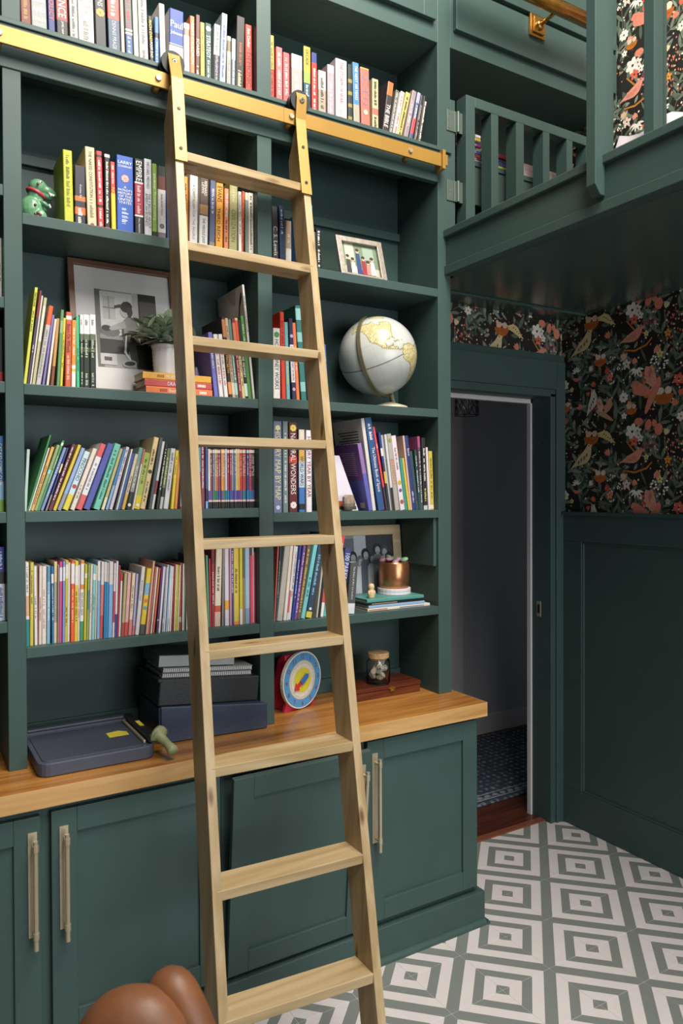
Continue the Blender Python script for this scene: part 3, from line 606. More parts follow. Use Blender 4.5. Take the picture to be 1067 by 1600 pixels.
# ------------------------------------------------------------------ rolling ladder
ld = tag(empty('library_ladder', (0.8, -0.5, 0)), 'pale pine rolling library ladder with nine rungs hooked on the brass track', 'ladder')
LS = 0.967
def LP(x, y, z): return CPOS + (Vector((x, y, z))-CPOS)*LS if False else Vector((CPOS.x+(x-CPOS.x)*LS, CPOS.y+(y-CPOS.y)*LS, CPOS.z+(z-CPOS.z)*LS))
def lad(side, i):     # front top corner of rung i on the given side
    z = 2.47419-0.273745*i; y = -0.578+0.21099*z+(0.02887-0.00772*i if side else 0.0); x = (1.12591-0.011346*i) if side else (0.71656-0.0083645*i)
    return LP(x, y, z)
RD, RT = 0.086, 0.0235
for side in (0, 1):
    p0, p8 = lad(side, 0), lad(side, 8); dz = (p8-p0)/(p8.z-p0.z)
    def on(z): return p0+dz*(z-p0.z)
    xi = -0.004 if side else 0.004; xo = 0.020 if side else -0.020
    zs = [0.0, 1.3, 2.47, 2.55, 2.598, 2.625, 2.640]; dep = [RD, RD, RD, RD*0.92, RD*0.55, RD*0.4, RD*0.22]
    v_ = []
    for z, d in zip(zs, dep):
        q = on(z); a, b = sorted((q.x+xi, q.x+xo)); v_ += [(a, q.y, z), (b, q.y, z), (b, q.y+d, z), (a, q.y+d, z)]
    fs = [(0, 3, 2, 1)]
    for k in range(len(zs)-1):
        for e in range(4): fs.append((4*k+e, 4*k+(e+1) % 4, 4*k+4+(e+1) % 4, 4*k+4+e))
    n = len(v_); fs.append((n-4, n-3, n-2, n-1))
    MB().add(v_, fs).build('side_rail', PINE_Z, ld, 0.0015)
    # brass hook strap with roller
    q1, q2 = on(2.408), on(2.735); xs = (q1.x+xi+q1.x+xo)/2+(0.004 if side == 0 else -0.004); xt = (q2.x+xi+q2.x+xo)/2+(0.004 if side == 0 else -0.004); hw = 0.0175
    hk = MB(); pts = [(q1.y, 2.408), (on(2.60).y, 2.60), (min(on(2.66).y, -0.047), 2.66), (-0.049, 2.725), (-0.044, 2.738), (-0.035, 2.745), (-0.026, 2.743), (-0.021, 2.733), (-0.0195, 2.712)]
    vf = []; 
    for k, (y, z) in enumerate(pts):
        xc = xs+(xt-xs)*(z-2.408)/(2.735-2.408); nrm = (-1, 0) if k < 4 else ((-0.7, 0.7) if k == 4 else (0, 1) if k < 7 else (0.9, 0.3))
        yo, zo = y+nrm[0]*0.006, z+nrm[1]*0.006
        vf += [(xc-hw, y, z), (xc+hw, y, z), (xc+hw, yo, zo), (xc-hw, yo, zo)]
    fs = [(0, 1, 2, 3)]
    for k in range(len(pts)-1):
        for e in range(4): fs.append((4*k+(e+1) % 4, 4*k+e, 4*k+4+e, 4*k+4+(e+1) % 4))
    n = len(vf); fs.append((n-1, n-2, n-3, n-4)); strap = hk.add(vf, fs).build('hook_strap', BRASS, ld, 0.0008)
    wz = TZ1+0.030; wx = xt-0.001
    MB().tube([(wx, -0.0465, wz), (wx, -0.042, wz), (wx, -0.0412, wz), (wx, -0.0318, wz), (wx, -0.031, wz), (wx, -0.020, wz)], [0.034, 0.0345, 0.0298, 0.0298, 0.0345, 0.034], 28).build('roller', RUBBER, ld, smooth=False)
    for z, r in ((2.718, 0.0085), (2.565, 0.005), (2.445, 0.005)):
        y = -0.055 if z > 2.66 else on(z).y-0.006; xc = xs+(xt-xs)*(z-2.408)/(2.735-2.408)
        sc_ = MB().tube([(xc, y+0.001, z), (xc, y-0.0025, z), (xc, y-0.004, z)], [r, r, r*0.7], 12).build('bolt', STEEL, strap)
        MB().tube([(xc, y-0.0035, z), (xc, y-0.0046, z)], r*0.42, 6).build('bolt_socket', RUBBER, sc_)
for i in range(9):
    a, b = lad(0, i), lad(1, i); e = 0.0006
    p = [(a.x-0.008, a.y-e, a.z-RT), (b.x+0.008, b.y-e, b.z-RT), (b.x+0.008, b.y+RD-0.002, b.z-RT), (a.x-0.008, a.y+RD-0.002, a.z-RT), (a.x-0.008, a.y-e, a.z), (b.x+0.008, b.y-e, b.z), (b.x+0.008, b.y+RD-0.002, b.z), (a.x-0.008, a.y+RD-0.002, a.z)]
    MB().hexa(p).build('rung', PINE_X, ld, 0.0015)
# ------------------------------------------------------------------ lettering
TXT = {}
def text_geo(s):
    if s not in TXT:
        cu = bpy.data.curves.new('txt', 'FONT'); cu.body = s; cu.size = 1.0; cu.resolution_u = 2
        ob = bpy.data.objects.new('txt', cu); me = ob.to_mesh()
        v = [tuple(p.co) for p in me.vertices]; f = [tuple(p.vertices) for p in me.polygons]
        ob.to_mesh_clear(); bpy.data.objects.remove(ob); bpy.data.curves.remove(cu)
        x0, x1 = min(p[0] for p in v), max(p[0] for p in v); y0, y1 = min(p[1] for p in v), max(p[1] for p in v)
        TXT[s] = ([((p[0]-x0)/(x1-x0), (p[1]-y0)/(y1-y0)) for p in v], f, (x1-x0)/(y1-y0))
    return TXT[s]
def lettering(name, s, hexc, parent, f, length, height, bold=False):
    """f(a, b): point of the surface; a runs 0..length along the reading direction, b 0..height upwards; text centred in that field"""
    v, fc, asp = text_geo(s); h = min(height, length/asp*1.25); l = min(length, h*asp*1.15)
    a0 = (length-l)/2; b0 = (height-h)/2
    return MB().add([f(a0+x*l, b0+y*h) for x, y in v], fc).build(name, inkmat(hexc), parent, local=True)
CNAMES = [('black', '17171a'), ('charcoal', '3c3c40'), ('grey', '8a8a8a'), ('pale grey', 'bdbab8'), ('white', 'dcd8d4'), ('cream', 'd2c4aa'), ('tan', 'b89a6c'), ('brown', '6a4a34'), ('maroon', '6a2a34'), ('red', 'c03a34'), ('pink', 'd89a9a'), ('magenta', 'b8487c'), ('orange', 'dc7a38'), ('rust', 'b85a3c'), ('yellow', 'd2b83c'), ('olive', 'a09a5c'), ('lime green', 'b0b43a'), ('green', '4c8458'), ('pale green', '9cae8c'), ('teal', '3f8a80'), ('pale teal', '86b6b4'), ('dark teal', '1c4a4c'), ('navy', '2a3560'), ('blue', '3c62a4'), ('sky blue', '86a8cc'), ('slate blue', '626a88'), ('indigo', '50549a'), ('purple', '6a4a88'), ('lavender', 'b4b0c8'), ('mauve', '9a8c96')]
CN = [(n, tuple(int(h[i:i+2], 16) for i in (0, 2, 4))) for n, h in CNAMES]
def cname(h):
    c = tuple(int(h[i:i+2], 16) for i in (0, 2, 4)); return min(CN, key=lambda q: sum((a-b)**2 for a, b in zip(c, q[1])))[0]
def ordn(n): return '%d%s' % (n, 'th' if 10 <= n % 100 <= 20 else {1: 'st', 2: 'nd', 3: 'rd'}.get(n % 10, 'th'))
RB = random.Random(5)
def spine_geo(t, h, d, colr, bands, hard=True):
    """cover: spine and two boards; local x across the spine, y back from the spine, z up"""
    mb = MB(); c0 = lin(colr); e = min(0.0022, t*0.16); ch = min(0.0025, t*0.2)
    edges = sorted(set([0.0, 1.0]+[q for b in bands for q in b[:2]]))
    def colour(m):
        c = c0
        for a, b, hx in bands:
            if a <= m <= b: c = lin(hx)
        return c
    prof = [(0, ch), (ch*0.35, ch*0.3), (ch, 0), (t-ch, 0), (t-ch*0.35, ch*0.3), (t, ch)]
    for za, zb in zip(edges[:-1], edges[1:]):
        c = colour((za+zb)/2); v = [(x, y, za*h) for x, y in prof]+[(x, y, zb*h) for x, y in prof]
        mb.add(v, [(k, k+1, 7+k, 6+k) for k in range(5)], c)
    cc = c0
    for x0, x1 in ((0, e), (t-e, t)):
        mb.add([(x0, ch, 0), (x1, ch, 0), (x1, d, 0), (x0, d, 0), (x0, ch, h), (x1, ch, h), (x1, d, h), (x0, d, h)], [(0, 3, 2, 1), (4, 5, 6, 7), (1, 2, 6, 5), (2, 3, 7, 6), (3, 0, 4, 7)], cc)
    mb.add([(e, ch+e*0.6, 0), (t-e, ch+e*0.6, 0), (t-e, ch, 0), (e, ch, 0), (e, ch+e*0.6, h), (t-e, ch+e*0.6, h), (t-e, ch, h), (e, ch, h)], [(0, 1, 5, 4), (0, 3, 2, 1), (4, 5, 6, 7)], cc)
    cp = colour(0.999)
    mb.add([(x, y, h) for x, y in prof], [tuple(range(6))], cp); mb.add([(x, y, 0) for x, y in prof], [tuple(range(6))[::-1]], c0)
    return mb, e, ch
def marks(parent, t, h, a, b, hexc, seed):
    """unreadable small print on a spine: a row of tiny strokes"""
    r = random.Random(seed); mb = MB(); z = b*h; w_ = t*0.42; x0 = t*0.29
    while z > a*h:
        l = r.uniform(0.0012, 0.004)
        if r.random() > 0.2: q = r.uniform(0.55, 1.0); mb.add([(x0, -0.0005, z), (x0+w_*q, -0.0005, z), (x0+w_*q, -0.0005, z-l*0.75), (x0, -0.0005, z-l*0.75)], [(0, 1, 2, 3)])
        z -= l+0.0006
    if mb.f: return mb.build('spine_print', inkmat(hexc), parent, local=True)
def titling(parent, t, h, items, seed):
    for k, it in enumerate(items):
        s, hx, a, b = it[:4]
        if s == '~': marks(parent, t, h, a, b, hx, seed+k); continue
        if s.startswith('='):        # stacked words read across the spine
            words = s[1:].split('/'); n = len(words); st = (b-a)*h/n
            for i, wd in enumerate(words):
                z0 = b*h-(i+1)*st
                if wd: lettering('spine_title', wd, hx, parent, lambda p, q, z0=z0: (t*0.08+p, -0.0006, z0+st*0.12+q), t*0.84, st*0.74)
        elif s.startswith('#'):      # emblem: disc or rosette
            mb = MB(); z = (a+b)/2*h; r = min(t*0.4, (b-a)*h*0.5)
            for i in range(7): mb.add([(x, -0.0006-0.00005*i, zz) for x, zz in poly_ell(t/2+0.55*r*math.cos(i*0.9), z+0.55*r*math.sin(i*0.9), 0.45*r, 0.45*r, 0, 8)], [tuple(range(8))])
            mb.build('emblem', inkmat(hx), parent, local=True)
        else:
            x0, x1 = (it[4], it[5]) if len(it) > 4 else (0.17, 0.83)
            lettering('spine_title', s, hx, parent, lambda p, q: (t*x0+q, -0.0006, b*h-p), (b-a)*h, t*(x1-x0))
NB = [0]
def make_book(origin, t, h, d, lean, colr, bands, items, label, group, hard=True):
    mb, e, ch = spine_geo(t, h, d, colr, bands)
    o = mb.build('book', COVER, None, loc=origin); o.rotation_euler = (0, lean, 0); NB[0] += 1
    tag(o, label, 'book', group)
    ins = 0.003 if hard else 0.0003
    MB().box(e+0.00005, t-e-0.00005, ch+e*0.6, d-(0.004 if hard else 0.0003), ins*0.5, h-ins).build('pages', PAGE, o, local=True)
    titling(o, t, h, items, NB[0]*7)
    return o
def row(books, z, ys, xmin, xmax, labelf, group, count_from='R', dmax=0.205, squeeze=0.96, lean=None):
    plan = None
    while squeeze > 0.55:      # thin the books a little until the row fits between the uprights
        plan = lay(books, z, ys, xmin, xmax, squeeze, lean)
        if plan[1] <= xmax-0.0004: break
        squeeze -= 0.02
    out = []; n = len(books)
    for k, (b, (xl, y, bz, t, h, a)) in enumerate(zip(books, plan[0])):
        colr, bands, items = b[4:7]; idx = (n-k) if count_from == 'R' else k+1
        adj = 'slim ' if t < 0.010 else 'thick ' if t > 0.026 else ''
        d = min(dmax-(y-ys)-0.004, max(0.11, h*0.68))
        out.append(make_book((xl, y, bz), t, h, d, a, colr, bands, items, labelf(adj+cname(colr)+' book', idx), group, hard=(k*7 % 3 != 0)))
    return out
def lay(books, z, ys, xmin, xmax, squeeze, lean):
    """books: (uL, uR, uTop, vTop, colour, [bands], [print]) measured on the photograph's spines; set side by side without overlap"""
    prev = None; out = []; RB = random.Random(len(books)); right = -9.0
    for k, b in enumerate(books):
        uL, uR, ut, vt = b[:4]
        y = ys+RB.uniform(0, 0.010); xl, xr = x_at(uL, y, z), x_at(uR, y, z); tp = at(ut, vt, y=y)
        dx, dz = tp.x-xl, tp.z-z; a = math.atan2(dx, dz); h = math.hypot(dx, dz)
        if abs(a) < 0.012: a = 0.0
        if lean is not None: a = lean
        t = max(0.0035, (xr-xl)*math.cos(a)*squeeze); sa, ca = math.sin(a), math.cos(a)
        bz = z+(t*sa if a > 0 else 0.0)
        ztop = bz+h*ca-(t*sa if a > 0 else 0)
        if prev:
            for zq in (z, min(prev[3], ztop)):
                xr_p = prev[0]+math.tan(prev[2])*(zq-prev[1]); xl_ = xl+math.tan(a)*(zq-bz)
                if xr_p+0.0003 > xl_: xl += xr_p+0.0003-xl_
        else:
            xl = max(xl, xmin+0.0004+max(0, -h*sa))
        prev = (xl+t*ca, bz-t*sa, a, ztop); right = max(right, xl+t*ca+max(0, h*sa))
        out.append((xl, y, bz, t, h, a))
    if squeeze < 0.58 or right-xmax < 0.02:       # hold the last books back from the upright
        nxt = None
        for k in range(len(out)-1, -1, -1):
            xl, y, bz, t, h, a = out[k]; sa, ca = math.sin(a), math.cos(a); xr, zr_ = xl+t*ca, bz-t*sa
            ztop = bz+h*ca-(t*sa if a > 0 else 0); mv = 0.0
            mv = max(mv, xl+t*ca+max(0, h*sa)-(xmax-0.0008))
            if nxt:
                for zq in (z, min(nxt[3], ztop)):
                    mv = max(mv, xr+math.tan(a)*(zq-zr_)+0.0003-(nxt[0]+math.tan(nxt[2])*(zq-nxt[1])))
            if mv <= 0: break
            xl -= mv; out[k] = (xl, y, bz, t, h, a); nxt = (xl, bz, a, ztop)
        right = max(q[0]+q[3]*math.cos(q[5])+max(0, q[4]*math.sin(q[5])) for q in out)
    return out, right
def B(uL, uR, ut, vt, c, bands=(), items=()): return (uL, uR, ut, vt, c, list(bands), list(items))
W_, K_ = 'e6e0d8', '1e1c1c'
def base1(u): return 37+(u-30)*0.2939
def R1(uL, uR, c, bands=(), items=(), hp=138): return B(uL, uR, uL-5, base1(uL)-hp, c, bands, items)
r1l = [R1(31, 48, '6b2f24', (), [('~', 'b08a4a', .1, .5)]), R1(50, 75, '8f9291', (), [('=HITLER/AND/STALIN', W_, .12, .42)]), R1(76, 88, '22306b', (), [('FOREIGN POLICY', 'e0583a', .2, .8)]),
 R1(89, 108, '8a3f3a', [(.02, .22, '1e1c20')], [('SCIENCE', W_, .25, .62), ('JAMES HANNAM', W_, .03, .21)]), R1(110, 123, 'b9b7b2', (), [('~', '4a4a4c', .05, .9)]),
 R1(124, 149, 'ddd6d0', (), [('=HISTORY/OF THE/MODERN/WORLD', '5a5450', .36, .62), ('~', '7a7470', .05, .3)]), R1(150, 168, '1d2226', (), [('RUSSIANS', W_, .5, .75), ('#', 'c98a3a', .36, .5)]),
 R1(170, 190, '3c4a63', [(.42, 1, 'd0473f')], [('DENNIS PRAGER', 'b8c0cc', .05, .4), ('~', W_, .45, .8)], 132), R1(190.5, 196, 'cfc0a4'), R1(197, 209, '55585a', [(.03, .3, '2f4f7a'), (.31, .33, W_), (.35, .37, W_)], [('~', 'c04a44', .4, .9), ('~', 'a8c0d8', .04, .28)], 126),
 R1(210, 218, 'bdb9a8', (), (), 130), R1(219, 233, 'd8d4cb', (), [('~', '4a4644', .25, .9), ('~', '6a4a48', .08, .2)], 130),
 B(235, 241.5, 231, 24, '1a1516', (), [('RICH DAD', 'e0c832', .5, .92), ('POOR DAD', W_, .18, .49)]), B(242, 249, 240.5, 25, '4a6fa5', [(.6, .7, '1e2430')], [('~', 'c8d4e4', .1, .6)]), B(250, 259, 247, 4, 'cfc8c4', (), [('~', '9a908c', .2, .8)]),
 B(264, 287, 265, 12, 'd9d4d6', [(.46, 1, '1d3f8c'), (.43, .45, '1d2f5c')], [('=Paul/Johnson', W_, .56, .84)]), B(288, 297, 288, 35, 'd4d4d8', [(.78, .9, '8a7a6a')]), B(297.5, 305, 297, 24, 'e0784f', (), [("ASIA'S CAULDRON", 'f2e2d0', .25, .9)]), B(305.5, 312.5, 306, 22, '5a3a38', (), [('SCARED', W_, .38, .64), ('~', W_, .08, .25)]), B(313, 320, 313, 34, 'dcae55', (), [('~', 'b07a2a', .4, .9)]),
 B(321, 331.5, 321, 35, '14423f', (), [('STRATEGY', W_, .44, .8), ('B.H. Liddell Hart', W_, .1, .4), ('#', 'cfd8cc', .86, .96)]), B(333, 342.5, 335, 37, 'cfd2d6', [(.03, .5, '2a2430')], [('John Keegan', '2a2a34', .55, .95), ('INTELLIGENCE IN WAR', 'cfc8d8', .05, .48)]), B(343, 352, 347, 20, 'b4c0d6', (), [('~', '3a4a94', .15, .85)]), B(352.5, 358.5, 353, 55, 'd2c4ae', [(.72, .92, '7a6a50')], [('~', '6a6050', .1, .6)]), B(360, 366.5, 361, 59, '6a7078', [(.6, 1, 'a8b8d0')], [('~', 'd8dce0', .05, .6)]),
 B(367.5, 381, 370, 24, '151413', (), [('BORDER SECURITY', 'd8703a', .36, .66), ('~', 'd8c8a0', .05, .3)]), B(384, 394.5, 383, 37, 'cf3a2c', [(0, .07, 'd8d2cc')], [('DEMONIC', '2a1418', .12, .62), ('Ann Coulter', W_, .68, .95)])]
r1r = [B(422, 429, 421, 54, 'b8402f', [(.5, 1, 'cbb347')], [('~', '6a2a20', .05, .9)]), B(432, 442, 431, 72, 'd86a6a', (), [('~', 'f0c8c4', .2, .9)]), B(443, 453, 443, 81, 'c25a5c', (), [('~', 'f0c8c4', .2, .9)]), B(456, 473.5, 456, 83, 'a39590', [(.75, 1, 'c4bab8')], [('~', 'd8d0cc', .2, .6)]), B(475, 486, 474, 71, '1f4a5a', [(.45, .62, '8a9a4a'), (.62, 1, 'c0a53c')], [('DECADE', '2a2418', .72, .95), ('~', 'd8dcd0', .03, .42)]), B(487.5, 496, 487, 81, 'c0352c', [(.84, 1, '2b3c7c')], [('~', W_, .05, .75)]), B(498, 510, 498, 109, 'cabfb4', [(.15, .6, '9a8c7c')], [('~', '4a4038', .2, .9)]), B(512, 523, 512, 100, '9a8f96', [(.86, 1, 'b4aab0')], [('~', 'd8d0d4', .1, .7)]), B(525, 543, 524, 90, 'cdc4c6', (), [('THE STORM OF WAR', '8a3a40', .32, .96, .3, .7), ('~', 'b8a8ac', .05, .28)]), B(544.5, 551, 545, 100, '2c3430', [(.1, .15, '8a7a3a'), (.3, .36, '8a7a3a'), (.5, .56, '8a7a3a'), (.7, .76, '8a7a3a')]), B(552, 562, 550, 96, '4a7ba6', [(0, .35, '9a9484')], [('THE NEXT 100 YEARS', W_, .42, .95)]),
 B(565, 579, 563, 104, 'd0685c', [(0, .02, 'e09a4a'), (.98, 1, 'e09a4a')], [('=M/A/O', '7a6a78', .38, .9), ('#', 'e8d8a8', .25, .33)]), B(582, 592, 582, 122, 'a9a27f', [(.34, .46, 'd0685c')], [('~', '2a3020', .5, .95), ('~', '2a3020', .05, .3)]), B(597, 606, 607, 128, '3a3236', [(.75, 1, 'b8683c')], [('THE BIBLE', W_, .15, .58)]), B(606.5, 612, 619, 141, '5d5a58', (), [('~', 'c8c4c0', .05, .95)]), B(612.5, 618.5, 626, 143, 'e0d6cd', (), [('~', 'a8402f', .1, .9)]), B(619.5, 627, 635, 145, 'b6a863', (), [('~', '3a3420', .1, .9)]), B(630, 637, 645, 142, '8f7f83', (), [('~', 'd8d0d4', .3, .8)]), B(638, 643.5, 653, 145, '4a5878', [(.2, .5, 'b8484a'), (.8, 1, '9a98c4')], [('~', W_, .5, .75)]), B(645, 650, 658, 149, '3a3638', (), [('~', 'b8a8a0', .1, .8)]), B(651, 658, 663, 151, '1a1a1c', (), [('~', W_, .1, .9)])]
r2l = [B(101, 116, 98, 233, 'b3b52e', (), [('~', '5a6018', .62, .93), ('~', '7a7a20', .25, .6)]), B(117, 135, 116, 257, '22222c', [(.2, .32, 'c0602a'), (.42, .5, 'c8682c')], [('October Sky', W_, .36, .8, .42, .62), ('~', 'd8d4d0', .05, .3)]), B(136.5, 152, 132, 228, 'c9b795', (), [('THE NAKED CONSTITUTION', '3a2c22', .38, .95), ('~', '8a7a5a', .12, .36), ('#', '8a3a30', .02, .07)]), B(153.5, 163, 150, 235, 'b03a3e', [(.28, .31, '2a1c1c'), (.92, .95, '2a1c1c')], [('~', W_, .35, .9), ('~', W_, .04, .26)]), B(164, 173, 163, 240, '1c1c1f', [(.96, 1, 'd8d4cc'), (0, .05, 'b02a2c')], [('~', W_, .1, .9)]), B(174.5, 182, 172, 252, 'd8b838', [(.55, 1, 'd0403c')], [('NO', 'e8c830', .52, .64), ('~', 'f0d8c8', .7, .95)]), B(183, 210, 182, 241, '2f55a8', (), [("=A/PATRIOT'S/HISTORY/OF THE/UNITED/STATES", W_, .38, .62), ('=LARRY/SCHWEIKART', W_, .84, .94), ('~', 'c8d0e8', .12, .34), ('#', 'd89a8a', .66, .76)]), B(211, 225, 211, 247, '1c1a1e', [(.27, .68, '9a2a40'), (.68, .70, W_), (.25, .27, W_), (0, .02, W_)], [('EMPIRE', W_, .71, .97), ('NIALL FERGUSON', W_, .04, .23), ('~', 'd8b8b8', .3, .65)]), B(226, 238, 224, 247, 'c2c2c8', (), [('THE 5 BIG LIES ABOUT', '1e1c22', .12, .56, .5, .85), ('AMERICAN BUSINESS', '1e1c22', .14, .56, .12, .46), ('MICHAEL MEDVED', '5a5a68', .62, .96)]), B(238.5, 246, 238, 255, '7fa347', [(0, .1, '2a3020')], [('Personal Investing', W_, .25, .62), ('~', W_, .66, .88)]), B(247, 260, 246, 258, 'd2cfca', [(.68, .86, '6a3a34'), (.86, 1, '2a3430'), (0, .1, '7a6a78')], [('Arab-Israeli Wars', '4a4a4a', .3, .66, .4, .62), ('#', '6a6a6a', .15, .22)]), B(261, 267, 259, 296, '3a4a94'),
 B(288, 294.5, 287, 275, 'd8923f', (), [('~', '7a4a18', .3, .9)]), B(296, 309, 297, 266, 'cfcbc9', (), [('A CAPITALISM FOR THE PEOPLE', '8a7a78', .08, .82, .35, .65)]), B(311, 325, 313, 270, 'd0cdca', [(.43, 1, '5a4a40'), (.45, .58, '9a7a50')], [('BERNARD', W_, .7, .9, .52, .8), ('LEWIS', W_, .72, .88, .2, .48), ('THE MIDDLE EAST', '2a2828', .06, .4)]), B(327, 336, 329, 281, '5a5f7e', [(0, .1, '8a7a78')], [('~', 'c8c8d8', .5, .9)]), B(337, 348.5, 338, 285, 'e09a3a', (), [('EVANS', '2a2014', .72, .95), ('THIRD REICH', '2a2014', .1, .66, .15, .6)]), B(350, 357, 351, 294, 'cf8560', (), [('THE GREAT WAR', W_, .55, .92), ('~', '5a2418', .15, .5)]), B(358, 371, 359, 282, 'a09a6c', (), [('CIVILIZATION', '6a6438', .15, .6), ('~', 'c8c49a', .7, .95)]), B(373, 378, 373, 299, 'd6d0ca', (), [('~', '5a5a60', .3, .95)]), B(379, 383, 381, 299, 'c2582c', (), [('~', '7a2a14', .05, .9)]), B(383.5, 389, 382, 300, '6d7a70', [(.88, 1, 'b8b4a8')]), B(390, 398, 389, 301, 'd0c6b4', (), [('~', '3a3430', .1, .95)])]
r2r = [B(427, 436, 425, 322, '3c3a3c', (), [('C. S. Lewis', 'd8d4d0', .1, .7)]), B(438, 446, 436, 321, '2b3a58', (), [('~', 'c0c8d8', .5, .95)]), B(447, 456, 446, 344, 'd2cdc6', [(.38, 1, 'a08a78')], [('~', 'd8c8b8', .5, .7)]), B(484, 489, 483, 320, '3b6ea5'), B(490, 494, 489, 362, '5a6468'), B(495, 503, 494, 357, '17191a', (), [('~', W_, .1, .95)])]
r3a = [B(36.5, 41.5, 54.5, 449, 'c3c24a', (), [('MADELINE', '4a4a1c', .78, .97), ('~', '4a4a1c', .55, .76)]), B(42, 46, 62, 454, '4a3a4e', [(.72, 1, '7a2a2a')], [('~', W_, .35, .42)]), B(46.5, 49, 65, 462, 'cfc9c0'), B(50, 55, 69, 465, 'b5ac86', [(.5, .9, 'd0cabc')]), B(56, 64, 76.5, 478, 'b8aeb4', [(.76, 1, 'cc5a2c')], [('~', '7a8a5a', .1, .7)]), B(65, 69, 81, 492, '7a70a8'), B(70, 74, 83, 498, 'd2c8bc'), B(75, 80, 85, 497, 'b98b55', [(0, .3, '7a4a38')]), B(81, 86, 88, 483, '5f8a5a', [(.7, .86, '8aa87c')]), B(87, 91, 92.5, 496, 'cbb93c', (), [('~', '5a4a14', .3, .8)]), B(93, 102.5, 94.5, 486, 'bf5a3c', [(.9, .95, 'e8dcd0')], [('Bears On Wheels', '4a1c14', .46, .84), ('~', 'e8b8a0', .1, .42)]), B(103.5, 110.5, 104.5, 499, 'd8d0c8', [(.34, 1, 'e08a3a'), (.24, .28, 'c8b43c')], [('~', 'f2e0cc', .5, .9)]), B(112, 117.5, 111, 493, '3fae82', (), [('~', '1c5a44', .25, .6)])]
for a, b in ((118.5, 124.5), (125.5, 136), (137, 147)): r3a.append(B(a, b, a-0.3, 490.5, '23281f', [(.66, .74, '5a6350'), (.50, .56, '4a553a'), (.74, 1, 'd6d2d0')], [('~', 'b8bca8', .42, .66), ('~', 'b8bca8', .06, .22), ('~', '6a6a68', .86, .93)]))
r3b = [B(335, 342, 324, 519, '6a66b0', (), [('~', W_, .45, .75)]), B(343, 350, 333, 522, 'd6cfce', (), [('~', 'b83a3a', .2, .8)]), B(351, 357.5, 341, 522, 'd6cfce', (), [('~', 'b83a3a', .2, .8)]), B(358.5, 364, 342.5, 495, '241c1a', [(.05, .2, 'd8843c'), (.75, .97, 'b07048')], [('MACBETH', 'e0a040', .22, .62)]), B(364.5, 369.5, 351, 497, 'b89a80', [(.05, .2, 'c8b8a8')], [('~', '4a4048', .2, .9)]), B(370, 375, 357, 499, '5a7a70', [(.05, .2, '9ac0b0')], [('~', 'c8dcd0', .25, .65)]), B(375.5, 381, 363, 498, '7a2834', [(.6, .95, 'c0704c')], [('~', 'd8a8a0', .1, .6)]), B(381.5, 386.5, 370, 497, 'c2b07a', [(.7, .97, 'c8502c')], [('~', '4a3a20', .15, .7)]), B(387, 392, 373, 500, '1f1f22', [(.04, .2, 'b8c8b8')], [('THE ODYSSEY', W_, .22, .62)]), B(392.5, 398.5, 376, 494, '4a7a3a', (), [('~', 'b8d0a8', .55, .9)]), B(399, 402.5, 378, 445, 'bab5b0', (), [('~', '3a3a3c', .6, .9)])]
r3r = [B(427.5, 438.5, 426, 512, 'dcd8d4', (), [('HOW MONEY WORKS', '1a1a1a', .14, .84), ('#', '4a8a4a', .86, .96)]), B(440.5, 447, 437, 487, 'd0402c', (), [('~', '7a1c14', .55, .9)]), B(448, 454, 444, 503, '6fa9ae', (), [('~', 'd8c870', .2, .6)]), B(455, 461.5, 449, 497, '2c2a4a', [(.22, .68, 'dcd6dc')], [("WHAT'S THE POINT OF MATH?", '2c2a4a', .24, .66), ('#', 'b8a8d8', .75, .82), ('#', 'd89ab8', .1, .17)]), B(463, 468.5, 456, 504, 'd9744a', (), [('~', 'f0d0b8', .4, .7)]), B(471, 479.5, 461, 477, '2f6a68', [(.1, .2, '7fb0aa'), (.4, .5, '6a9a94'), (.62, .72, '7fb0aa'), (.85, .97, '86b6b4')]), B(509, 514.5, 504, 538, '3c5f9c', [(.0, .1, 'a8a8a4')], [('~', 'c8d4e8', .2, .8)])]
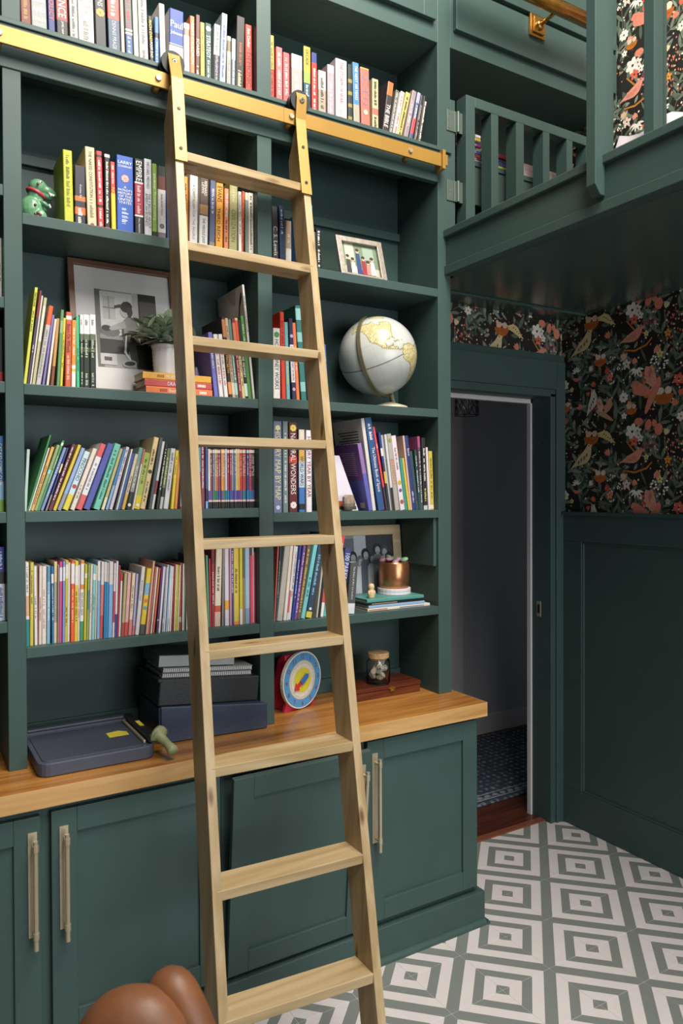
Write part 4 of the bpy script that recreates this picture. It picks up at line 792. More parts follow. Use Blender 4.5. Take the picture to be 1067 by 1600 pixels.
r4l = [B(34, 39, 39, 702, 'a9bdb8'), B(40, 43, 75.5, 680, '3f7d4c'), B(43.3, 45, 74, 700, 'd0ccc6'), B(45.3, 50.5, 78, 699, 'cda35c', (), [('~', '6a4a1c', .1, .7)]), B(52, 57.5, 88, 696, '8a9a6c', [(.56, .62, '8ac0cc')]), B(58.5, 62.5, 97.5, 689, '4f8a5c', [(.93, .97, 'dcd8d0')], [('~', 'b8d0b8', .4, .8)]), B(63.5, 68.5, 100, 700, '7a88b4', (), [('~', 'c8d0e4', .2, .8)]), B(71, 74, 105, 700, '2f3f70', [(.6, .74, 'd8c890'), (.0, .25, '8a8484')]), B(75.5, 82, 113, 695, '5f3040', (), [('~', 'e0d0d0', .15, .95)]), B(83, 88.5, 122.5, 696, 'cdb040'), B(90, 96.5, 128, 701, '8aa0c8', [(0, .26, '8a8a98')]), B(98, 108, 133, 707, 'c0d0d6', [(0, .26, 'd0bf3a')], [('PINOCCHIO', '3a5a6a', .5, .88), ('#', 'a83a34', .36, .44)]), B(110, 117.5, 146, 702, 'd8c8bc', (), [('~', '8a7a70', .2, .4)]), B(119.5, 129.5, 158, 695, 'd8d6d8', [(0, .22, 'cc5a58'), (.8, 1, 'cc5a58')], [('~', '8a8088', .3, .7)]), B(130.5, 142, 169, 695, '50549a'), B(146, 157, 180, 695, '6fb8a4', (), [('~', '2a5a50', .15, .9)]), B(158.5, 163.5, 188, 702, 'b5ac78', [(0, .2, 'd8d0b0')]), B(165, 169.5, 193, 703, '4a7ab0', [(0, .4, '86a8cc')]), B(170, 175.5, 197, 699, 'c8bfc8', (), [('~', '6a6470', .5, .95)]), B(176.3, 178.5, 199.5, 703, '55555a'), B(179, 181.5, 203, 702, 'd6d2ce'), B(182, 187, 205, 709, '3f5a9c'), B(187.5, 192.5, 209, 710, 'cfc0a8', [(0, .28, 'c8a44a')], [('~', '8a5a38', .3, .6)]), B(193.5, 200.5, 214, 700, '8a9088', [(0, .28, '2c332c'), (.8, 1, '6f9a94')], [('~', 'd0d4cc', .35, .7), ('#', 'd8d8c0', .04, .1)]), B(202, 204.5, 220, 702, 'd8ccd0', [(.75, 1, 'c86a74')]), B(206, 216, 223, 708, 'a3b258', [(0, .24, 'd4bf2e')], [('~', '4a5a24', .45, .9), ('#', 'e8e0d0', .04, .1)]), B(217, 225.5, 239, 684, 'd9bf90', (), [('~', '1c1a18', .1, .38), ('~', '1c1a18', .6, .85), ('#', '2a2420', .48, .56)]), B(227, 232.5, 245, 684, '4a5054'), B(233.3, 237.5, 251, 690, 'c8c8c8', [(.22, .42, '8a2a34')]), B(239, 244, 254, 692, '23221f', (), [('~', W_, .3, .9)]), B(245, 250, 258, 701, '6a7a4a', [(0, .2, 'b0b0ac'), (.2, .35, '2a2a28')], [('~', 'd8e0b8', .4, .85)]), B(252, 260, 264, 701, 'ccc8cc', (), [('~', '6a5a60', .3, .95)]), B(261, 266, 269, 704, 'd8c23e', (), [('~', '8a6a18', .6, .9)]), B(267, 272, 274, 704, 'c9803a'), B(275, 282, 278, 701, 'b0b0c4', [(0, .04, 'b83a40')], [('~', '4a4a78', .15, .8)]), B(283, 288, 284.5, 712, 'd4d0cc', (), [('~', '6a6460', .1, .8)]), B(313, 316.5, 311.5, 699, '5a9ab0', [(0, .6, '3a4a8a')]), B(317, 323.5, 317, 692, '7a3844', (), [('~', 'e0c8cc', .3, .95)]), B(324, 327.5, 323, 692, '44548a', [(0, .11, '7ab0dc'), (.11, .3, '20283c')])]
setc = ['d8d4d4', '8a4434', '6a6a9c', '9a9a54', 'b84a40', '7a4468', 'd8943c', 'b8704c', 'b0c0d0', '8a3440', '8a3444', '7a88a0', '6a7490', 'd8c060', 'cf9a5c', 'c03c30', '9a4a38', 'a83c4c', '3a4a84', 'a83c4c', '4a2a34', '3a2a30']
setb = ['6a4a94', '6a4a94', '3f7a4c', '2f6a4a', '2a5a6a', '4a4a94', '6a4a94', '3f7a3c', '2a6a94', '2a6a94', '2f5a94', '5a3a84', '6a4a9c', '2f4a8a', '5a3a84', '6a4a94', '2f7a5c', '2a6a94', '2a7aa4', '2a6a94', '2f5a94', '4a3a6a']
for i in range(22):
    u0 = 329+i*(404-329)/22; r4l.append(B(u0, u0+3.35, u0, 701.5, setc[i], [(0, .11, '1a1a1e'), (.11, .14, 'd8b8b0'), (.14, .30, setb[i]), (.93, .98, 'd8d0c0')], [('~', 'd8ccc4', .55, .9)]))
r4r = [B(428, 441.5, 428, 658, '6a7490', (), [('HISTORY MAP BY MAP', 'd8c890', .14, .92), ('#', 'd0c890', .9, .96), ('#', 'c8cce0', .03, .08)]), B(442.5, 451, 442, 658, '6e7f80', (), [('~', 'd8e0dc', .1, .9)]), B(452, 465.5, 452, 660, '5c1f26', [(.55, .62, 'b83a30')], [('NATURAL WONDERS', 'e0d8d4', .2, .88), ('#', 'd8c85a', .9, .98), ('#', 'e0d8d4', .04, .12)]), B(467.5, 477, 467, 671, '3a6aa8', [(.3, .62, 'b8c4d0'), (.62, .78, 'c89a4a'), (.78, 1, 'd2c6b2'), (.03, .1, '1e1e24')], [('WORLD WARS', '2a2a30', .32, .68)]), B(479, 488, 478, 672, 'd8d0d4', (), [('HISTORY YEAR BY YEAR', '7a2840', .18, .92)])]
r4s = [B(577, 583.5, 559, 693, '5a5aa8', [(.55, 1, '8a6aa0')]), B(585, 590.5, 566.5, 654, 'c9c4c0'), B(591.5, 602, 570, 653, '2f4f80', (), [('The Ultimate Book of Space', W_, .2, .68), ('~', W_, .76, .94)]), B(602.5, 605.5, 581, 667, 'd9484c', [(0, .28, '3a3a44')], [('CAR', W_, .72, .82)]), B(606, 609.5, 590, 676, '2a3a78', [(.7, .8, 'd8d4d0'), (0, .6, '34363c'), (.35, .5, 'c8a43c')]), B(610, 613, 596, 680, 'a8a8aa'), B(613.5, 617, 600, 679, 'c8c4c4', [(.0, .3, '2c2c30')]), B(617.5, 624.5, 604, 678, 'a49c94', (), [('ELEMENTS', 'c8703a', .25, .75), ('#', '8a8a40', .88, .95)]), B(625.5, 633, 611, 681, 'd2c8cc', (), [('~', '8a5a7a', .55, .85), ('#', 'b8a030', .34, .4), ('#', '6a4a7a', .24, .29), ('#', 'a8483a', .08, .14)]), B(634, 638.5, 625, 716, '3f8a7a'), B(639, 642, 629, 716, 'd0b43e'), B(642.5, 645.5, 630, 681, 'c9a49a'), B(646.5, 652, 634, 681, '2a3a6a', (), [('Space', W_, .68, .88), ('~', 'c8d0e4', .1, .25)]), B(652.5, 657, 642, 705, '3c4650'), B(657.5, 661, 650, 703, '1f4a48', (), [('~', 'd8d8d0', .3, .9)]), B(661.5, 665.5, 656, 682, '9a4a72', [(0, .85, '4a4a54')], [('~', 'd8c8d0', .1, .8)]), B(666, 672, 662, 684, '26262a', [(.0, .06, 'b8b8b8')], [('~', 'c8d070', .1, .3), ('~', W_, .4, .85)]), B(672.5, 675.5, 668, 699, 'd8c8cc'), B(676, 682, 673, 705, 'c0aa4c', [(.02, .08, 'd8d0b0')], [('~', '7a6418', .2, .9)])]
r5l = [B(41, 46.5, 41, 879, 'd4ccc8', [(0, .32, '2a7a7c'), (.36, .6, 'd09a80')], [('~', '6a6464', .65, .95)]), B(47, 52.5, 47.5, 879, 'c0b048', (), [('~', '4a4414', .5, .92)]), B(53, 57.5, 53, 885, 'd4ced4', (), [('~', '3a6a74', .35, .62)]), B(57.8, 60, 58, 885, '8a5a40'), B(60.3, 64.8, 61, 885, 'd2c0b8', (), [('~', 'a04a40', .3, .6)]), B(65.5, 72.5, 66, 885, 'd4c8c2', (), [('~', 'b87a70', .2, .7)]), B(73, 78.5, 74, 885, '7fa5bd', [(.8, 1, '5a8aa4')], [('~', 'd0dce4', .3, .7)]), B(79, 82.8, 79, 885, '2f6a96', [(.78, .9, 'd4d4d8')], [('~', 'c8d8e4', .3, .75)]), B(83, 88, 83.5, 878, 'd2b890', [(.25, .75, 'a09480')]), B(88.3, 91, 89, 883, '8a7a70'), B(91.3, 96, 92.5, 878, 'c04a7e', [(.76, .93, 'd4d0dc')]), B(96.4, 100, 97.5, 877, '7a8cc8', [(.76, .93, 'd4d0dc')]), B(100.3, 105, 102, 876, 'b9a93e', [(.78, .95, 'd4ccb8')], [('~', '4a4410', .2, .45)]), B(105.5, 109, 107, 879, 'd0ccd0'), B(109.5, 115.3, 110.5, 877, 'e0562a', [(.72, .97, 'dcd4d0')], [('~', 'f0c0a0', .25, .65)]), B(115.6, 121, 117, 877, 'cdb93c', [(.7, .94, 'd8d4d0')], [('~', '3a3410', .25, .62)]), B(121.4, 124.2, 122.5, 883, 'd2c0c6', (), [('~', 'a05070', .3, .7)]), B(124.6, 130.3, 126.5, 876, 'd8d4d0', [(0, .24, '3f8a5c'), (.64, .70, 'd8803c'), (.96, 1, 'd8803c')], [('GO DOG GO!', '2a2c2c', .32, .6)]), B(130.8, 134.8, 133, 882, 'b8ac2c', [(.82, .88, 'd8d0c0')]), B(135.1, 138.6, 138, 882, '8a9a5c', [(.4, .66, '4a7a80')]), B(139, 142.5, 142, 882, 'd2c4c0', (), [('~', 'a06a60', .3, .6)]), B(143, 147.8, 146, 883, '7fb6b8', [(.8, .88, 'd8d8d4')], [('~', '3a6a74', .4, .6)]), B(148.2, 150, 150.5, 884, 'c9bda0'), B(150.3, 155, 152, 877, '7aa2cc', [(.75, 1, 'cfccca')]), B(155.4, 160.5, 158.5, 878, 'c8706c', [(.7, 1, 'cfc8c4'), (.0, .3, 'b84a4a')]), B(161, 165, 163, 878, '2f78a8', [(.74, 1, 'cfc8c4')]), B(165.3, 168.3, 167.5, 879, '3a86b8', [(.74, 1, 'b8b0ac')]), B(168.6, 175.3, 171, 878, '7aa2cc', [(.70, 1, 'cbc4c0')]), B(175.6, 178.8, 178.5, 880, 'b84a50', [(.62, 1, 'd0c8c8'), (0, .2, 'd0c0c0')]), B(179.1, 182.6, 182, 877, 'ccc8d0', [(0, .3, '3a4a94')]), B(183, 185, 186.5, 884, 'b03a40'), B(185.3, 188.2, 189, 896, 'd6ccd0', [(.88, 1, 'c03c3c')]), B(188.6, 193.2, 194, 896, 'a8a070', [(0, .22, 'a04a40')]), B(194, 199.6, 200, 896, 'd0a0a0', [(0, .22, 'b84c4c')]), B(200.5, 205.8, 207, 896, 'd4c4a8', [(0, .25, 'd08078')], [('~', '6a6460', .4, .8)]), B(206.4, 210.2, 213, 897, 'a8a0c4', [(0, .15, 'c07078')]), B(211, 217, 221.5, 886, 'cfcad0', (), [('~', '8a8894', .5, .8)]), B(218, 226, 230, 889, 'd9b93a', [(.6, .78, '7aa8cc'), (0, .15, '4a5054')], [('#', 'd0703a', .48, .54), ('#', '5a9aac', .36, .44)]), B(226.5, 230, 238, 877, 'cf9a88')]
slim = ['b8705c', 'd0c8c4', '8a2c34', 'c8703c', '5a3468', 'd0ccd4', 'b0acc0', '9a9a9a', 'd0d0d8', '9ab0cc', 'd4d4d4', 'd8d0cc', '9a2430', 'd0c4a0', 'c4b83a', 'c0c0a0', 'b84a4c', 'c0b8b0', '6a7460', 'd0d4cc', '24304a', 'a82840', 'b03444', 'c8a098', '4a3a70', 'a8a49c', 'a09c94', 'd4d0c8']
for i, c in enumerate(slim):
    f = i/len(slim); u0 = 230.6+f*(298-230.6); r5l.append(B(u0, u0+2.35, 241.5+f*(293-241.5)+(1 if i % 3 == 0 else 0), 886-f*9+(i % 4)-(9 if i in (24, 25, 26) else 0), c, [(.1+.02*(i % 5), .2, 'c8c0b8')] if i % 3 == 1 else []))
r5l += [B(325, 328.5, 321.5, 868, '4f8a70'), B(329, 331, 327, 873, 'b8404a'), B(331.3, 336.5, 331, 857, '8a3038', [(.8, 1, '6a2c2c')], [('~', 'd8b0a8', .3, .7)]), B(338, 348, 341, 855, 'cfc2ae', [(0, .18, 'c8a898'), (.18, .26, 'b8503c')], [('~', '3a3430', .45, .75)]), B(349, 351.5, 350, 856, '8a8078'), B(352, 359, 352, 855, 'c8c0cc', [(.2, .32, 'd89a40')]), B(359.3, 362, 359, 857, 'c08aa0'), B(362.5, 366.8, 362, 855, '3a4270', (), [('~', 'd0d4e4', .4, .95)]), B(367.2, 376, 367, 855, 'cbb24a', [(.0, .04, 'd8803c')], [('~', '5a4414', .4, .75)]), B(376.4, 381, 376, 855, 'c4b840', [(0, .2, 'd4d0d0')]), B(381.8, 386.3, 382, 855, '8a7a50', [(.6, 1, '5a5a48')]), B(386.8, 394, 386, 855, '9ab4cc', [(0, .2, '7a94b8')]), B(394.5, 399.6, 393, 868, 'c8485a'), B(400.2, 402.4, 400, 856, 'd0d0d4'), B(403, 405.3, 402.5, 863, 'a83850')]
r5r = [B(428, 430, 434, 853, 'b85a54'), B(430.3, 432.2, 438, 853, '2a4a54', (), [('~', 'c8d8dc', .3, .8)]), B(432.6, 441.5, 445, 853, 'aaa49c'), B(442, 447, 453, 853, 'd6c8b4', [(0, .4, 'd4ccc8')]), B(447.3, 450, 459, 853, 'd0c8c8', [(.1, .4, 'c8545a')]), B(450.3, 454.3, 462, 854, 'c8c4c8', (), [('~', '4a4a50', .3, .95)]), B(454.6, 458, 467, 852, '2f3f8a', (), [('~', 'c8cce4', .3, .8)]), B(458.3, 463, 473, 853, '6a4a8c', (), [('~', 'd8b8dc', .1, .9)]), B(463.4, 469.4, 480, 853, '6a5238', (), [('~', 'd8b860', .1, .95)]), B(470.5, 477, 491, 851, '6fb4b8', (), [('~', '1f4a54', .3, .55)]), B(478, 487.5, 498, 851, '2a4054', [(0, .08, 'c8b44a')], [('~', '8ab8d4', .3, .85), ('#', 'd8d0d8', .1, .14)]), B(489.5, 492.3, 502, 853, 'a8a49c'), B(493.3, 496.5, 505, 854, '24262a'), B(498, 503, 510, 854, 'c24a38', [(0, .2, 'd8d0c8')]), B(504.5, 509, 520, 838, '5aa8a0'), B(511, 514, 526, 834, '2a7a84'), B(515, 520, 535, 837, 'c04440', (), [('~', W_, .7, .9)]), B(525, 535.5, 540, 858, '3a4070', (), [('100 PARKS 5000 IDEAS', 'd0d4ec', .1, .92)]), B(542, 554.5, 548, 880, '4a4a4e', [(0, .2, 'c8c8cc')], [('The Story of Art', 'd8d4d0', .55, .92, .35, .65), ('E.H. Gombrich', 'd8d4d0', .28, .52, .35, .65)])]
YS = 0.022
row(r1l, Z1, YS, XL1, XC0, lambda c, n: f'{c}, {ordn(n)} from the middle upright, shelf above rail, bay away from doorway', 'books above the rail, far bay')
row(r1r, Z1, YS, XC1, XR0, lambda c, n: f'{c}, {ordn(n)} from the loft-side upright, shelf above the brass rail', 'books above the rail, loft bay')
row(r2l, ZL[2], YS, XL1, XC0, lambda c, n: f'{c}, {ordn(n)} from the dinosaur figurine on the dinosaur shelf', 'books on the dinosaur shelf', 'L')
row(r2r, ZR[2], YS, XC1, XR0, lambda c, n: f'{c}, {ordn(n)} from the middle upright, shelf with silver photo frame', 'books on the silver frame shelf', 'L')
row(r3a, ZL[3], YS, XL1, XC0, lambda c, n: f'{c}, {ordn(n)} from the picture frame, leaning row on plant shelf', 'books left of the framed portrait', dmax=0.11)
rb3 = row(r3b, ZL[3], YS, XL1, XC0, lambda c, n: f'{c}, {ordn(n)} from the middle upright, on the potted plant shelf', 'leaning books beside the potted plant', lean=-0.10)
row(r3r, ZR[3], YS, XC1, XR0, lambda c, n: f'{c}, {ordn(n)} from the middle upright on the globe shelf', 'books on the globe shelf', 'L')
row(r4l, ZL[4], YS, XL1, XC0, lambda c, n: f'{c}, {ordn(n)} from the middle upright, shelf below the potted plant', 'books below the potted plant')
row(r4r, ZR[4], YS, XC1, XR0, lambda c, n: f'{c}, {ordn(n)} from the middle upright, shelf below the globe', 'reference books below the globe', 'L')
row(r4s, ZR[4], YS, XC1, XR0, lambda c, n: f'{c}, {ordn(n)} from the doorway-side upright, shelf below the globe', 'leaning books below the globe')
row(r5l, ZL[5], YS, XL1, XC0, lambda c, n: f'{c}, {ordn(n)} from the middle upright, shelf above the paper trimmer', 'picture books above the trimmer')
row(r5r, ZR[5], YS, XC1, XR0, lambda c, n: f'{c}, {ordn(n)} from the middle upright, shelf with copper pot', 'books on the copper pot shelf', 'L')
# the bay beyond the outer upright shows only slivers
row([B(-16, 1, -16, 375, '5a4a3c'), B(1.5, 9, 1.5, 372, 'd6d2cc', (), [('~', '3a3a3a', .3, .7)])], ZB[3], YS, LB0, XL0, lambda c, n: f'{c}, {ordn(n)} from outer upright, beyond it, at dinosaur height', 'books beyond the outer upright')
row([B(-16, 3, -16, 488, '1e1a1c', [(0, .15, '9a2a30')]), B(4, 10, 4, 512, '2a2426', [(0, .2, 'a02c34')])], ZB[4], YS, LB0, XL0, lambda c, n: f'{c}, {ordn(n)} from outer upright, beyond it, at plant height', 'books beyond the outer upright')
row([B(-12, -2, -12, 690, '8a5a3c'), B(-1, 11.5, -1, 681, '3a6a9c', [(0, .16, '7a9a3c'), (.16, .4, '8ab0d0')], [('CAT KID COMIC CLUB', 'e8e4dc', .35, .9)])], ZB[5], YS, LB0, XL0, lambda c, n: f'{c}, {ordn(n)} from outer upright, beyond it, at eye height', 'books beyond the outer upright')
row([B(-12, -2, -12, 860, '8a8a7a'), B(-1, 12.5, -1, 855, '2a3a78', [(0, .5, 'c8ccd8'), (.5, .66, '2a2226')], [('~', '3a4a8a', .05, .45), ('~', 'c8d0e8', .7, .95)])], ZB[6], YS, LB0, XL0, lambda c, n: f'{c}, {ordn(n)} from outer upright, beyond it, near lowest shelf', 'books beyond the outer upright')
# cover art on the large pale book, curved dark stroke and lines
big = rb3[-1]
def art(parent, name, f, shapes, local=True):
    """flat printed picture: (polygon, colour) list laid in order on f(a, b, layer)"""
    mb = MB()
    for k, (pts, hx) in enumerate(shapes): mb.add([f(a, b, 0.0003+0.00012*k) for a, b in pts], [tuple(range(len(pts)))], lin(hx))
    return mb.build(name, PRINT, parent, local=local)
def rect(a, b, c, d): return [(a, c), (b, c), (b, d), (a, d)]
# cover of the big pale book
bm = big.data; bh = max(v.co.z for v in bm.vertices); bd = max(v.co.y for v in bm.vertices)
cov = [([(0.010, bh*.93), (0.016, bh*.95), (0.034, bh*.86), (0.05, bh*.72), (0.056, bh*.5), (0.05, bh*.5), (0.043, bh*.7), (0.03, bh*.82), (0.012, bh*.89)], '1c1a18')]
for k in range(5): cov.append((rect(0.075+0.004*k, bd-0.03-0.01*(k % 2), bh*(.70-.045*k), bh*(.72-.045*k)), '2c2a28'))
cov.append(([(0.05, bh*.99), (0.12, bh*.99), (0.1, bh*.9), (0.065, bh*.85)], '9a928c'))
art(big, 'cover_art', lambda a, b, l: (-l, a, b), cov)
for bk in list(bpy.data.objects):
    if bk.name.startswith('book') and bk.get('group') == 'leaning books below the globe' and bk.get('label', '').startswith(('indigo', 'white', 'pale grey')):
        h0 = max(v.co.z for v in bk.data.vertices); d0 = max(v.co.y for v in bk.data.vertices)
        lin_ = [(rect(0.03, d0-0.03-0.012*(k % 3), h0*(.86-.03*k), h0*(.872-.03*k)), '4a4648' if 'indigo' not in bk['label'] else 'a88ab0') for k in range(12)]
        if 'indigo' in bk['label']: lin_ = [(rect(0.004, d0-0.003, h0*.45, h0*.995), '6a4480')]+lin_; art(bk, 'barcode_patch', lambda a, b, l: (-l, a, b), [(rect(0.02, 0.05, h0*.04, h0*.12), 'b8a8a0')])
        art(bk, 'cover_art', lambda a, b, l: (-l, a, b), lin_)
def frame_thing(name, label, loc, w, h, lean, fw, fmat, shapes, matte=None, rz=0.0, pic=None, th=0.018):
    e = empty(name, loc); e.rotation_euler = (-lean, 0, rz); tag(e, label, 'picture frame')
    mb = MB(); mb.prism([(0, 0), (w, 0), (w-fw, fw), (fw, fw)], 'y', -th, 0); mb.prism([(0, h), (fw, h-fw), (w-fw, h-fw), (w, h)], 'y', -th, 0)
    mb.prism([(0, 0), (fw, fw), (fw, h-fw), (0, h)], 'y', -th, 0); mb.prism([(w, 0), (w, h), (w-fw, h-fw), (w-fw, fw)], 'y', -th, 0)
    mb.build('frame', fmat, e, 0.001, local=True)
    MB().box(0.003, w-0.003, -0.004, -0.001, 0.003, h-0.003).build('backing', mat('frame_backing', '5a4a3a', 0.8) if 'frame_backing' not in bpy.data.materials else bpy.data.materials['frame_backing'], e, local=True)
    if matte: MB().box(fw-0.003, w-fw+0.003, -0.007, -0.004, fw-0.003, h-fw+0.003).build('mount', matte, e, local=True)
    x0, x1, z0, z1 = pic or (fw, w-fw, fw, h-fw)
    yy = -0.0075 if matte else -0.0045
    art(e, 'photograph', lambda a, b, l: (x0+(x1-x0)*a, yy-l, z0+(z1-z0)*b), [(rect(0, 1, 0, 1), '9a9894')]+shapes)
    return e
MATTE = mat('picture_mount', 'cac6c4', 0.6, noise=0.02)
kid = [(rect(0, .10, 0, 1), '6a6866'), (rect(.08, .62, .42, .98), 'cdcac6'), (rect(.12, .32, .62, .92), 'b8b6b2'), (rect(.12, .32, .76, .78), '8a8886'), (rect(.21, .225, .62, .92), '8a8886'), (rect(.62, 1, 0, 1), '3a3836'), (rect(.72, 1, .35, .9), '5a5654'), (rect(.6, .7, .3, 1), 'b0aca8'),
 (rect(.05, .5, .18, .40), '2e2c2b'), (rect(.05, .56, .36, .42), '8a8784'), (poly_ell(.22, .46, .16, .07), '6a6866'), (poly_ell(.16, .50, .08, .04), '3a3836'), (rect(.04, .30, .03, .17), 'b8b5b0'), (rect(.10, .22, .08, .13), '4a4846'),
 ([(.42, .60), (.52, .68), (.62, .66), (.70, .52), (.66, .40), (.70, .30), (.66, .08), (.54, .06), (.50, .26), (.42, .34), (.40, .46)], '4a4846'), ([(.44, .60), (.50, .67), (.62, .65), (.69, .50), (.60, .42), (.44, .42)], '8d8a86'), ([(.46, .62), (.22, .52), (.20, .49), (.24, .47), (.48, .52)], 'a8a49f'), (poly_ell(.47, .74, .075, .085), 'b8b2ac'), (poly_ell(.50, .80, .10, .075, .2), '3f3c3a'), ([(.40, .83), (.30, .80), (.31, .77), (.42, .79)], '4a4644'), (poly_ell(.55, .74, .05, .07), '4a4644'),
 ([(.42, .20), (.46, .42), (.48, .42), (.46, .20), (.60, .02), (.57, .02)], 'd0ccc8'), (poly_ell(.50, .06, .12, .05, .1), 'a8a49f'), (poly_ell(.50, .06, .09, .03, .1), '3a3836'), ([(.62, .30), (.80, .34), (.94, .22), (.90, .0), (.66, .02)], '232120')]
frame_thing('picture_frame', 'large walnut frame with monochrome photograph of a child behind the potted plant', (0.456, 0.150, ZL[3]), 0.325, 0.420, math.atan(.088/.43), 0.017, WALNUT, kid, MATTE, pic=(.075, .262, .088, .335))
col_kid = [(rect(0, 1, 0, .3), 'a8a094'), (rect(0, 1, .3, 1), '6a7a62'), (rect(.1, .35, .5, 1), 'b8b8a0'), (rect(.6, .9, .55, .95), '8a9a8a')]
for x, c, s in ((.15, '3a3438', .5), (.28, 'c8bfb4', .42), (.44, '2a3c6a', .72), (.58, '8a2a34', .5), (.7, 'c87a70', .38), (.82, 'd0ccc0', .5)):
    col_kid += [([(x-.07, .08), (x+.07, .08), (x+.05, s), (x-.05, s)], c), (poly_ell(x, s+.07, .045, .07), 'c09a84'), (poly_ell(x, s+.11, .05, .05), '3a2a22')]
SILV = mat('silver_frame', '9c948a', 0.4, 0.5, 0.15, 60, bump=0.4)
frame_thing('picture_frame', 'small silver frame with colour family photo on upper shelf above globe', (1.318, 0.075, ZR[2]), 0.182, 0.165, 0.30, 0.02, SILV, col_kid, rz=-0.05)
grp = [(rect(0, 1, 0, 1), '8a8e96'), (rect(.3, .52, .2, 1), 'b8bcc4'), (rect(.52, 1, .45, 1), '3c4048'), (rect(.0, .3, .5, .95), '6a6e76')]
for x, s, c, hc in ((.12, .55, '9a9ea6', '2a2a2e'), (.27, .66, 'b4b8be', '24242a'), (.40, .58, 'c4c8ce', '6a6a70'), (.50, .70, '5a5e66', '1c1c20'), (.62, .62, 'aeb2b8', '3a3a40'), (.72, .78, '7a7e86', '2a2a2e'), (.85, .74, 'c0c4ca', '4a4a50'), (.93, .62, '9a9ea6', '24242a')):
    grp += [([(x-.10, 0), (x+.10, 0), (x+.09, s-.16), (x+.05, s-.11), (x-.05, s-.11), (x-.09, s-.16)], c), (poly_ell(x, s-.02, .075, .10), hc), (poly_ell(x+.005, s-.05, .046, .070), 'a4a8ae'), (poly_ell(x+.005, s-.085, .018, .008), '6a6a70')]
frame_thing('picture_frame', 'pale wood frame with monochrome group photo behind the copper pot', (1.352, 0.205, ZR[5]), 0.312, 0.287, 0.1, 0.036, LIGHTW, grp)
# ------------------------------------------------------------------ flat stacks
def flat_book(x0, x1, y0, d, z0, t, hexc, label, group, items=(), rz=0.0):
    """book lying flat, spine to the front"""
    mb, e, ch = spine_geo(t, x1-x0, d, hexc, [])
    o = mb.build('book', COVER, None, loc=(x0, y0, z0+t)); o.rotation_euler = Matrix(((0, 0, 1), (0, 1, 0), (-1, 0, 0))).to_euler(); tag(o, label, 'book', group)
    if rz: o.rotation_euler = (Matrix.Rotation(rz, 3, 'Z') @ Matrix(((0, 0, 1), (0, 1, 0), (-1, 0, 0)))).to_euler()
    MB().box(e+.00005, t-e-.00005, ch+e*.6, d-.003, .002, x1-x0-.002).build('pages', PAGE, o, local=True)
    L_ = x1-x0
    for s, hx, a, b in items:
        if s == '~': 
            mb = MB(); r = random.Random(len(label)); x = a*L_
            while x < b*L_: l = r.uniform(.002, .005); mb.add([(t*.3, -.0005, x), (t*.3, -.0005, x+l*.7), (t*.7, -.0005, x+l*.7), (t*.7, -.0005, x)], [(0, 1, 2, 3)]); x += l
            mb.build('spine_print', inkmat(hx), o, local=True)
        else: lettering('spine_title', s, hx, o, lambda p, q: (t*.85-q, -.0006, a*L_+p), (b-a)*L_, t*.7)
    return o
zz = ZL[3]; gp = 'books lying under the potted plant'
flat_book(.633, .835, .024, .100, zz, .0205, 'dd7440', 'orange paperback at the bottom of the stack under the potted plant', gp, [('Sherlock', W_, .33, .52), ('~', '8a3418', .2, .3), ('~', W_, .8, .9)])
flat_book(.630, .834, .026, .098, zz+.0207, .0205, 'b84a44', 'red paperback in the middle of the stack under the potted plant', gp, [('DRACULA', 'd8dcec', .33, .60), ('~', W_, .78, .9)])
flat_book(.625, .833, .028, .096, zz+.0414, .0205, 'd9a23a', 'yellow-orange paperback topping the stack under the potted plant', gp, [('MOBY DICK', W_, .33, .60), ('~', '8a5a18', .2, .3)])
zp = zz+.0619
zz = ZR[5]; gp = 'books lying under the copper pot'
flat_book(1.395, 1.662, .028, .148, zz, .010, 'd0c8b8', 'white book at the bottom of the stack under copper pot', gp, [('~', 'a8482c', 0.02, .3), ('~', '4a6a8a', .5, .9)])
flat_book(1.400, 1.640, .030, .146, zz+.0101, .010, '8aa4c8', 'light blue book second in the stack under copper pot', gp)
flat_book(1.402, 1.636, .031, .145, zz+.0202, .010, '1e2022', 'thin black book third in the stack under copper pot', gp, [('~', 'b89a6a', .05, .5)])
flat_book(1.392, 1.634, .027, .148, zz+.0303, .012, '4f8a84', 'teal book topping the stack under copper pot', gp)
zs5 = zz+.0424
# ------------------------------------------------------------------ copper pot with succulent
cx, cy = 1.566, .115
co = MB().lathe([(.058, 0), (.0605, .001), (.0605, .010), (.058, .011), (.058, .0115), (.0605, .0125), (.0605, .021), (.058, .022)], 24).build('coaster', mat('white_marble', 'd4ced2', 0.4, noise=.08, scale=18), None, 0.0, loc=(cx, cy, zs5)); tag(co, 'stacked white marble coasters under the copper pot', 'coaster')
COPPER = mat('copper', 'c2835c', 0.28, 0.85, .06, 30)
pt = empty('succulent_pot', (cx, cy, zs5+.022)); tag(pt, 'hammered copper pot with tiny pink and green succulent on teal book', 'plant')
MB().lathe([(.050, 0), (.054, .004), (.0555, .04), (.0555, .082), (.053, .088), (.0535, .094), (.050, .094), (.049, .085), (.0, .080)], 32, cap=False).build('pot', COPPER, pt, smooth=True, local=True)
MB().lathe([(.0485, .080), (.03, .084), (.0, .085)], 20, cap=False).build('soil', mat('potting_soil', '4a3426', .95, noise=.3, scale=200), pt, local=True)
rs = random.Random(3); SP, SG = mat('succulent_pink', 'c08aa4', .5), mat('succulent_green', '86a884', .5)
